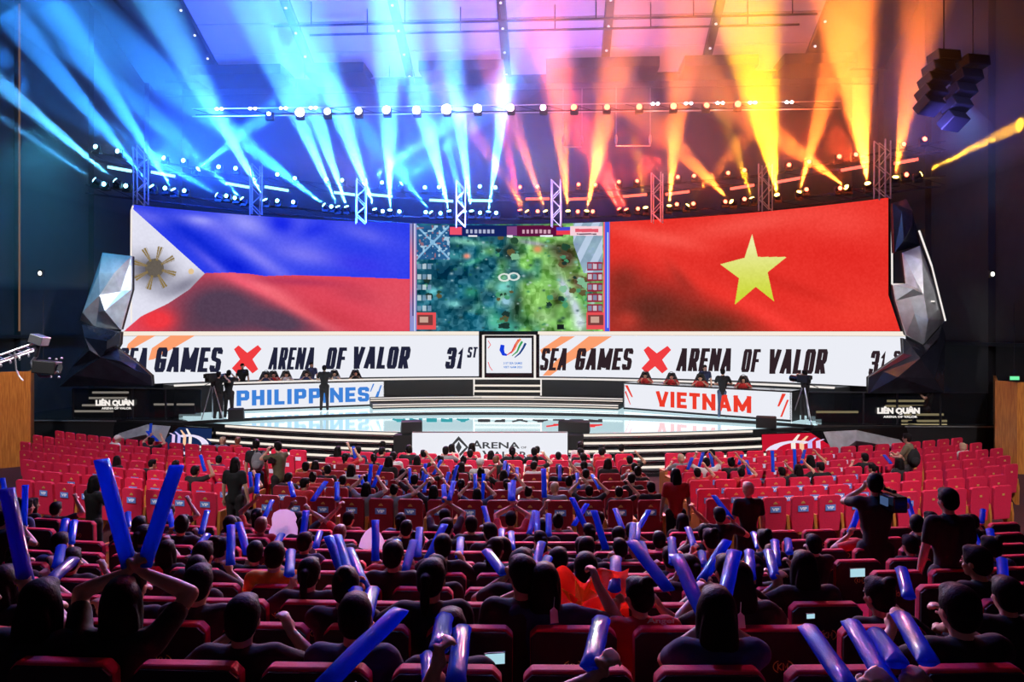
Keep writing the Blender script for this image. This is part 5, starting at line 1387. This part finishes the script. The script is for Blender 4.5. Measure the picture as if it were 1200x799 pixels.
# ---------------- people standing in the aisles and at work
def at(px, Z, z): 
    p = P(px, HY, Z); return (p.x, p.y, z)
R_ = random.Random(4)
person(PR['stand'], at(792, 13.9, 0), .05, 'person in a long red jacket with long black hair standing in the aisle', M_shirt['red'], 'long', None, 0, M_shirt['black'])
person(PR['stand'], at(877, 12.2, .05), .1, 'person with light cropped hair in a black shirt standing behind the VIP seats', 'black', 'short', M_hairl, 0, scale=1.02)
person(PR['cam'], at(1026, 8.9, .69), -.3, 'camera operator in a black shirt standing among the rear rows', 'black', 'short', None, 0, scale=1.08)
person(PR['stand'], at(275, 15.1, 0), -.1, 'person with waist long black hair standing in the Philippines-side aisle', 'black', 'long', None, 1)
person(PR['fold'], at(110, 13.2, 0), -.5, 'person in black with long hair standing behind the empty Philippines-side seats', 'black', 'long', None, 1)
person(PR['stand'], at(300, 17.6, 0), 0, 'person with a pale backpack standing at the top of the Philippines-side aisle', 'black', 'short', None, 0)
person(PR['cam'], at(327, 17.2, 0), .9, 'photographer in an olive shirt aiming a camera in the Philippines-side aisle', 'olive', 'short', None, 1)
person(PR['fold'], at(1064, 17.9, .1), .9, 'person with a dark backpack standing between the Vietnam-side VIP rows', 'olive', 'short', None, 0)
person(PR['fold'], at(380, 29.0, 1.2), .2, 'person in dark shirt and trousers standing before the Philippines desk', 'black', 'short', None, 1)
person(PR['fold'], at(847, 27.0, 1.12), -.3, 'person in black shirt and blue jeans standing before the Vietnam desk', 'black', 'short', None, 1, M_jean, scale=1.03)
person(PR['stand'], at(1112, 7.2, 1.01), .1, 'dark-clothed person with black hair standing in the dim rear rows beyond the camera operator', 'black', 'short', None, 0)
person(PR['cam'], at(268, 26.9, 1.12), .3, 'camera operator in black standing at the outer end of the Philippines desk', 'black', 'short', None, 1)
person(PR['cam'], at(255, 26.5, 1.12), -.2, 'second operator in black behind the tripod camera at the Philippines desk', 'black', 'short', None, 1, scale=.98)
person(PR['cam'], at(944, 26.2, 1.12), .4, 'camera operator in black behind a tripod at the Vietnam desk end', 'black', 'short', None, 1, scale=1.02)
person(PR['low'], at(1096, 25.6, 1.12), 1.2, 'photographer sitting on the Vietnam wing steps in front of the light bars', 'black', 'cap', M_shirt['grey'], 1)
def off(px, Z, dz, z): p = P(px, HY, Z); return (p.x, p.y, z)
for i, (px, Z, shc, hs_, st_, lb) in enumerate(((284, 30.3, 'black', 'short', 1, 'staff member in black standing behind the outer end of the Philippines desk'), (309, 30.2, 'navy', 'short', 0, 'first seated player from the outer end of the Philippines desk'), (318, 30.5, 'red', 'short', 0, 'second seated player from the outer end of the Philippines desk'), (333, 30.7, 'white', 'short', 0, 'third seated player from the outer end of the Philippines desk'),
        (357, 31.0, 'navy', 'short', 0, 'fourth seated player from the outer end of the Philippines desk'), (365, 31.6, 'navy', 'short', 1, 'staff member in navy standing behind the players of the Philippines desk'), (390, 31.2, 'grey', 'short', 0, 'fifth seated player from the outer end of the Philippines desk'), (415, 31.5, 'black', 'short', 0, 'sixth seated player from the outer end of the Philippines desk'),
        (757, 30.0, 'red', 'short', 0, 'red-shirted player seated first from the inner end of the Vietnam desk'), (788, 29.2, 'red', 'short', 0, 'red-shirted player seated second from the inner end of the Vietnam desk'), (826, 28.9, 'navy', 'short', 1, 'staff member standing behind the third player of the Vietnam desk'), (822, 28.3, 'red', 'short', 0, 'red-shirted player seated third from the inner end of the Vietnam desk'), (873, 27.2, 'red', 'long', 0, 'red-shirted player seated last towards the outer end of the Vietnam desk'))):
    x, y, _ = at(px, Z, 0)
    tgt = math.atan2(-(CAM.x-x), (CAM.y-y))
    person(PR['stand'] if st_ else PR['low'], (x, y+(.25 if not st_ else 0), 1.36 if not st_ else 1.30), tgt, lb, shc, hs_, None, 1, None, 'people behind the team desks', .95)
    if not st_:
        t = thing('gaming_chair', 'black padded gaming chair of the %s' % lb.replace('red-shirted ', '').replace(' from the', ' from').replace('seated ', ''), 'chair', (x, y+.2, 1.36), tgt, 'gaming chairs behind the team desks')
        g = MB(); g.prism([(-.25, -.02, .48), (.25, -.02, .48), (.25, -.10, .95), (.12, -.14, 1.24), (-.12, -.14, 1.24), (-.25, -.10, .95)], (0, -.09, 0)); g.build('backrest', M_black, t)
        g = MB(); g.box((0, .22, .45), (.52, .5, .10)); g.build('seat', M_black, t)
        g = MB(); g.tube((0, .2, .05), (0, .2, .42), .03); g.build('column', M_pipe, t)
        for k in range(5):
            a = 2*PI*k/5; g = MB(); g.tube((0, .2, .06), (.28*math.cos(a), .2+.28*math.sin(a), .03), .02, n=6); g.build('foot', M_pipe, t)
        t2 = thing('headphones', 'large black headphones worn by the %s' % lb.replace('red-shirted ', '').replace(' from the', ' from').replace('seated ', ''), 'headphones', (x, y+.25, 1.36), tgt, 'headphones of the players')
        hz = PR['low']['head']
        g = MB(); g.path([(hz.x+.098*math.cos(a), hz.y-.01, hz.z+.02+.115*math.sin(a)) for a in np.linspace(0, PI, 11)], .011); g.build('headband', M_black, t2)
        for s in (-1, 1): g = MB(); g.ell((hz.x+s*.098, hz.y-.01, hz.z), (.022, .04, .045), 10, 8); g.build('ear_cup', M_black, t2)

def tripod_camera(loc, rz, label, h=1.5, big=1.0):
    t = thing('tripod_camera', label, 'camera', loc, rz)
    for a in (0.3, 2.4, 4.5):
        g = MB(); g.tube((.05*math.cos(a), .05*math.sin(a), h-.15), (.42*math.cos(a), .42*math.sin(a), 0), .022, .016); g.ell((.42*math.cos(a), .42*math.sin(a), .02), (.04, .04, .03), 8, 5); g.build('leg', M_alu, t)
    g = MB(); g.tube((0, 0, h-.18), (0, 0, h), .06); g.build('head', M_black, t)
    g = MB(); g.box((0, 0, h+.14), (.16*big, .42*big, .24*big)); g.box((0, -.24*big, h+.20), (.12*big, .10, .12*big)); o = g.build('body', M_black, t, bevel=.015)
    g = MB(); g.tube((0, .2*big, h+.14), (0, .5*big, h+.14), .07*big, .10*big, 12); g.build('lens', M_blackgloss, t)
    g = MB(); g.tube((.05, -.05, h), (.12, -.5, h-.12), .012); g.build('pan_handle', M_pipe, t)
tripod_camera(at(249, 26.4, 1.12), -.4, 'large broadcast camera on a tripod at the outer end of the Philippines desk', 1.35, 1.2)
tripod_camera(at(942, 25.6, 1.12), .5, 'large broadcast camera on a tripod at the outer end of the Vietnam desk', 1.35, 1.1)
t = thing('video_camera', 'dark video camera with a small screen on the shoulder of the rear operator', 'camera', P(1046, 588, 8.7), .1)
g = MB(); g.box((0, 0, 0), (.16, .34, .18)); g.box((0, .05, .12), (.05, .2, .04)); g.build('body', M_blackgloss, t, bevel=.012)
g = MB(); g.tube((0, .17, 0), (0, .36, 0), .055, .07, 14); g.build('lens', M_black, t)
g = MB(); g.box((-.12, -.04, .02), (.02, .14, .09)); g.build('side_screen', emat('dim_screen', (.05, .09, .2), 1), t)
t = thing('photo_camera', 'black photo camera held up by the olive shirted photographer in the aisle', 'camera', P(318, 540, 17.0), .6)
g = MB(); g.box((0, 0, 0), (.15, .08, .10)); g.box((0, 0, .06), (.06, .06, .04)); g.build('body', M_black, t, bevel=.01); g = MB(); g.tube((0, .03, 0), (0, .16, 0), .035, .04, 12); g.build('lens', M_black, t)
def backpack(px, py, Z, label, m, rz=0):
    t = thing('backpack', label, 'bag', P(px, py, Z), rz)
    g = MB(); g.ell((0, 0, 0), (.15, .09, .22), 14, 10); g.build('bag', m, t, smooth=True)
    g = MB(); g.ell((0, -.08, -.06), (.11, .05, .10), 12, 8); g.build('pocket', m, t, smooth=True)
    for s in (-1, 1): g = MB(); g.path([(s*.09, .05, .17), (s*.11, .14, .22), (s*.12, .22, .12)], .016); g.build('strap', m, t)
backpack(302, 541, 17.35, 'pale grey backpack on the person at the top of the aisle', M_shirt['grey'])
backpack(1071, 537, 17.75, 'dark backpack on the person between the Vietnam-side rows', M_shirt['black'])

# ---------------- jib crane with its camera
t = thing('camera_crane', 'silver lattice camera crane arm with a hanging remote camera head', 'crane', (0, 0, 0))
Zc = 11.5
A = P(-60, 437, Zc); B = P(40, 402, Zc+.6)
for dz in (0, -.12):
    g = MB(); g.tube(A+V(0, 0, dz), B+V(0, 0, dz), .018, n=8); g.build('rail', M_alu, t)
for dy in (.12,):
    g = MB(); g.tube(A+V(0, dy, -.06), B+V(0, dy, -.06), .018, n=8); g.build('rail', M_alu, t)
for k in range(9):
    p = A.lerp(B, k/9); q = A.lerp(B, (k+1)/9)+V(0, 0, -.12); g = MB(); g.tube(p, q, .010, n=5); g.build('brace', M_alu, t)
    g = MB(); g.ell(A.lerp(B, (k+.5)/9)+V(0, -.02, -.17), (.018, .018, .03), 8, 6); g.build('clip', M_alu, t)
g = MB(); g.box(P(46, 398, Zc+.6), (.22, .2, .14), (0, .3, 0)); g.build('nose_plate', M_alu, t, bevel=.01)
g = MB(); g.tube(P(46, 402, Zc+.6), P(42, 418, Zc+.6), .03); g.build('drop_post', M_pipe, t)
g = MB(); g.path([P(42, 418, Zc+.6), P(37, 424, Zc+.6), P(39, 432, Zc+.6), P(48, 441, Zc+.6), P(60, 441, Zc+.6)], .022); g.build('cradle', M_alu, t)
g = MB(); g.box(P(55, 430, Zc+.6), (.34, .26, .2), (0, .1, .2)); g.build('camera_body', M_black, t, bevel=.015)
g = MB(); g.tube(P(60, 430, Zc+.6), P(70, 432, Zc+.6), .06, .075, 12); g.build('lens', M_blackgloss, t)
for (x, y) in ((58, 420), (66, 421), (72, 420), (67, 436), (69, 442)):
    g = MB(); g.ell(P(x, y, Zc+.5), (.022, .02, .018), 8, 5); g.build('fitting', M_alu, t)
t = tag(MB().path([P(17, 412, Zc+.4), P(18, 424, Zc+.4), P(19, 433, Zc+.4), P(22, 440, Zc+.4), P(27, 446, Zc+.4)], .012).build('cable', M_alu), 'pale cable hanging from the camera crane arm', 'cable')

# ---------------- things the crowd holds up
M_fan = haze_plastic('pale_card', (.85, .82, .78), .75)
def fan_board(px, py, Z, w, h, label, pts):
    t = thing('fan_board', label, 'fan', P(px, py, Z))
    q = [(x*w/2, 0, y*h/2) for x, y in pts]
    g = MB(); g.prism(q, (0, .012, 0)); g.build('board', M_fan, t, bevel=.003)
    g = MB(); g.tube((0, .02, -h*.45), (0, .02, -h*.45-.14), .010); g.build('handle', M_shirt['white'], t)
fan_board(332, 614, 10.4, .42, .40, 'pale grey rounded cardboard fan held over the heads near the Philippines aisle', [(-.95, -1), (.9, -1), (.95, -.3), (.80, .15), (.88, .4), (.7, .8), (.25, 1), (-.25, .98), (-.65, .75), (-.78, .35), (-.75, -.1), (-.95, -.5)])
fan_board(436, 631, 9.4, .34, .27, 'pale grey domed cardboard fan behind a blue stick in the middle rear rows', [(-1, -.8), (-.6, -1), (.7, -1), (1, -.75), (.85, -.1), (.6, .5), (.2, .95), (-.1, 1), (-.5, .6), (-.8, 0)])
t = thing('balloon', 'white oval balloon above the heads of the rear rows', 'balloon', P(612.5, 655, 6.4))
g = MB(); g.ell((0, 0, 0), (.078, .078, .10), 18, 14); g.build('skin', haze_plastic('white_rubber', (.9, .85, .80), .75), t, smooth=True)
g = MB(); g.tube((0, 0, -.10), (0, 0, -.118), .006, .012); g.build('knot', M_fan, t)
# red flag with a yellow star held by the woman in the second rear row from the back
M_flagr = haze_plastic('flag_red', (.85, .03, .015), .45); M_flagy = haze_plastic('flag_yellow', (1, .55, .04), .4)
FZ = 4.75
def flagpt(u, v):
    p = P(650+u*88, 668+v*62+4*math.sin(u*7)-(6 if v < .1 else 0)*math.sin(u*3.14)*-1, FZ)
    return p+V(0, .10*math.sin(u*13+v*3)+.05*math.sin(v*9), .03*math.sin(u*9+v*5))
t = thing('held_flag', 'crumpled red flag with a yellow star held up between two raised hands', 'flag', (0, 0, 0))
g = MB(); nu, nv = 40, 22
vs = [flagpt(i/nu, j/nv) for j in range(nv+1) for i in range(nu+1)]
g.add(vs, [(j*(nu+1)+i, j*(nu+1)+i+1, (j+1)*(nu+1)+i+1, (j+1)*(nu+1)+i) for j in range(nv) for i in range(nu)])
g.build('cloth', M_flagr, t, smooth=True)
g = MB(); c = flagpt(.36, .36)+V(0, -.06, 0); st5 = []
for k in range(10):
    a = PI/2+.35+k*PI/5; rr = (.36, .14)[k % 2]
    st5.append(flagpt(.36+rr*.75*math.cos(a), .36-rr*math.sin(a))+V(0, -.03, 0))
g.add([c]+st5, [(0, 1+k, 1+(k+1) % 10) for k in range(10)]); g.build('star', M_flagy, t)
# the woman who holds it
def custom(px, row, hands_px, label, shirt, hair, hc, skin, lean=.02, turn=0.0, x=None):
    r, zf = ROW[row]; Z = col_to_circle(px, r-.2); X = P(px, HY, Z).x
    p, a = seatpos(r, X); M = (Matrix.Translation((p.x, p.y, zf)) @ Matrix.Rotation(a, 4, 'Z')).inverted()
    hs = [None, None]
    for i, h in enumerate(hands_px):
        if h: hs[i] = M @ P(h[0], h[1], h[2])
    return person(figure('sit', tuple(hs), (1.3, 1.3), .009, lean=lean, turn=turn), (p.x, p.y, zf), a, label, shirt, hair, hc, skin)
custom(640, ('k', 1), ((617, 690, 4.6), (700, 684, 4.6)), 'person with long black hair holding the red star flag between raised hands', 'navy', 'long', None, 0)
# paper tags, phones, a belt card, shirt lettering
for (px, py, Z, lb) in ((649, 722, 4.12, 'white paper tag hanging on the back of the flag holder'), (868, 728, 4.12, 'white paper tag on the back of the long-haired spectator in the second last row')):
    t = thing('paper_tag', lb, 'tag', P(px, py, Z)); g = MB(); g.prism([(-.018, 0, -.04), (.026, 0, -.035), (.02, 0, .03), (0, 0, .05), (-.02, 0, .03)], (0, .004, 0)); g.build('card', M_shirt['white'], t)
    g = MB(); g.path([(0, .002, .05), (.004, .01, .10)], .002); g.build('string', M_shirt['white'], t)
for (px, py, Z, w, lb) in ((1005, 671, 7.4, .15, 'bright phone screen held up beside the rear camera operator'), (580, 772, 3.9, .10, 'pale glowing phone held low in the last row'), (950, 722, 4.2, .045, 'small pale card at the waist of a spectator near the rear aisle')):
    t = thing('phone', lb, 'phone', P(px, py, Z), .2); g = MB(); g.box((0, .006, 0), (w*1.08, .01, w*.6)); g.build('case', M_black, t); g = MB(); g.box((0, -.001, 0), (w, .004, w*.52)); g.build('screen', emat('phone_screen', (.45, .75, .85), .9), t)  # the belt card shares the phones' case and glowing screen
t = thing('shirt_print', 'pale gothic lettering across the back of a shirt beside the held flag', 'lettering', (0, 0, 0))
g = MB(); fnp = lambda a, b: P(a, b, 4.22); put_text(g, 'Angel', fnp, 758, 790, 732, 724, .03); g.build('lettering', mat('faded_print', (.75, .68, .55), .8), t)
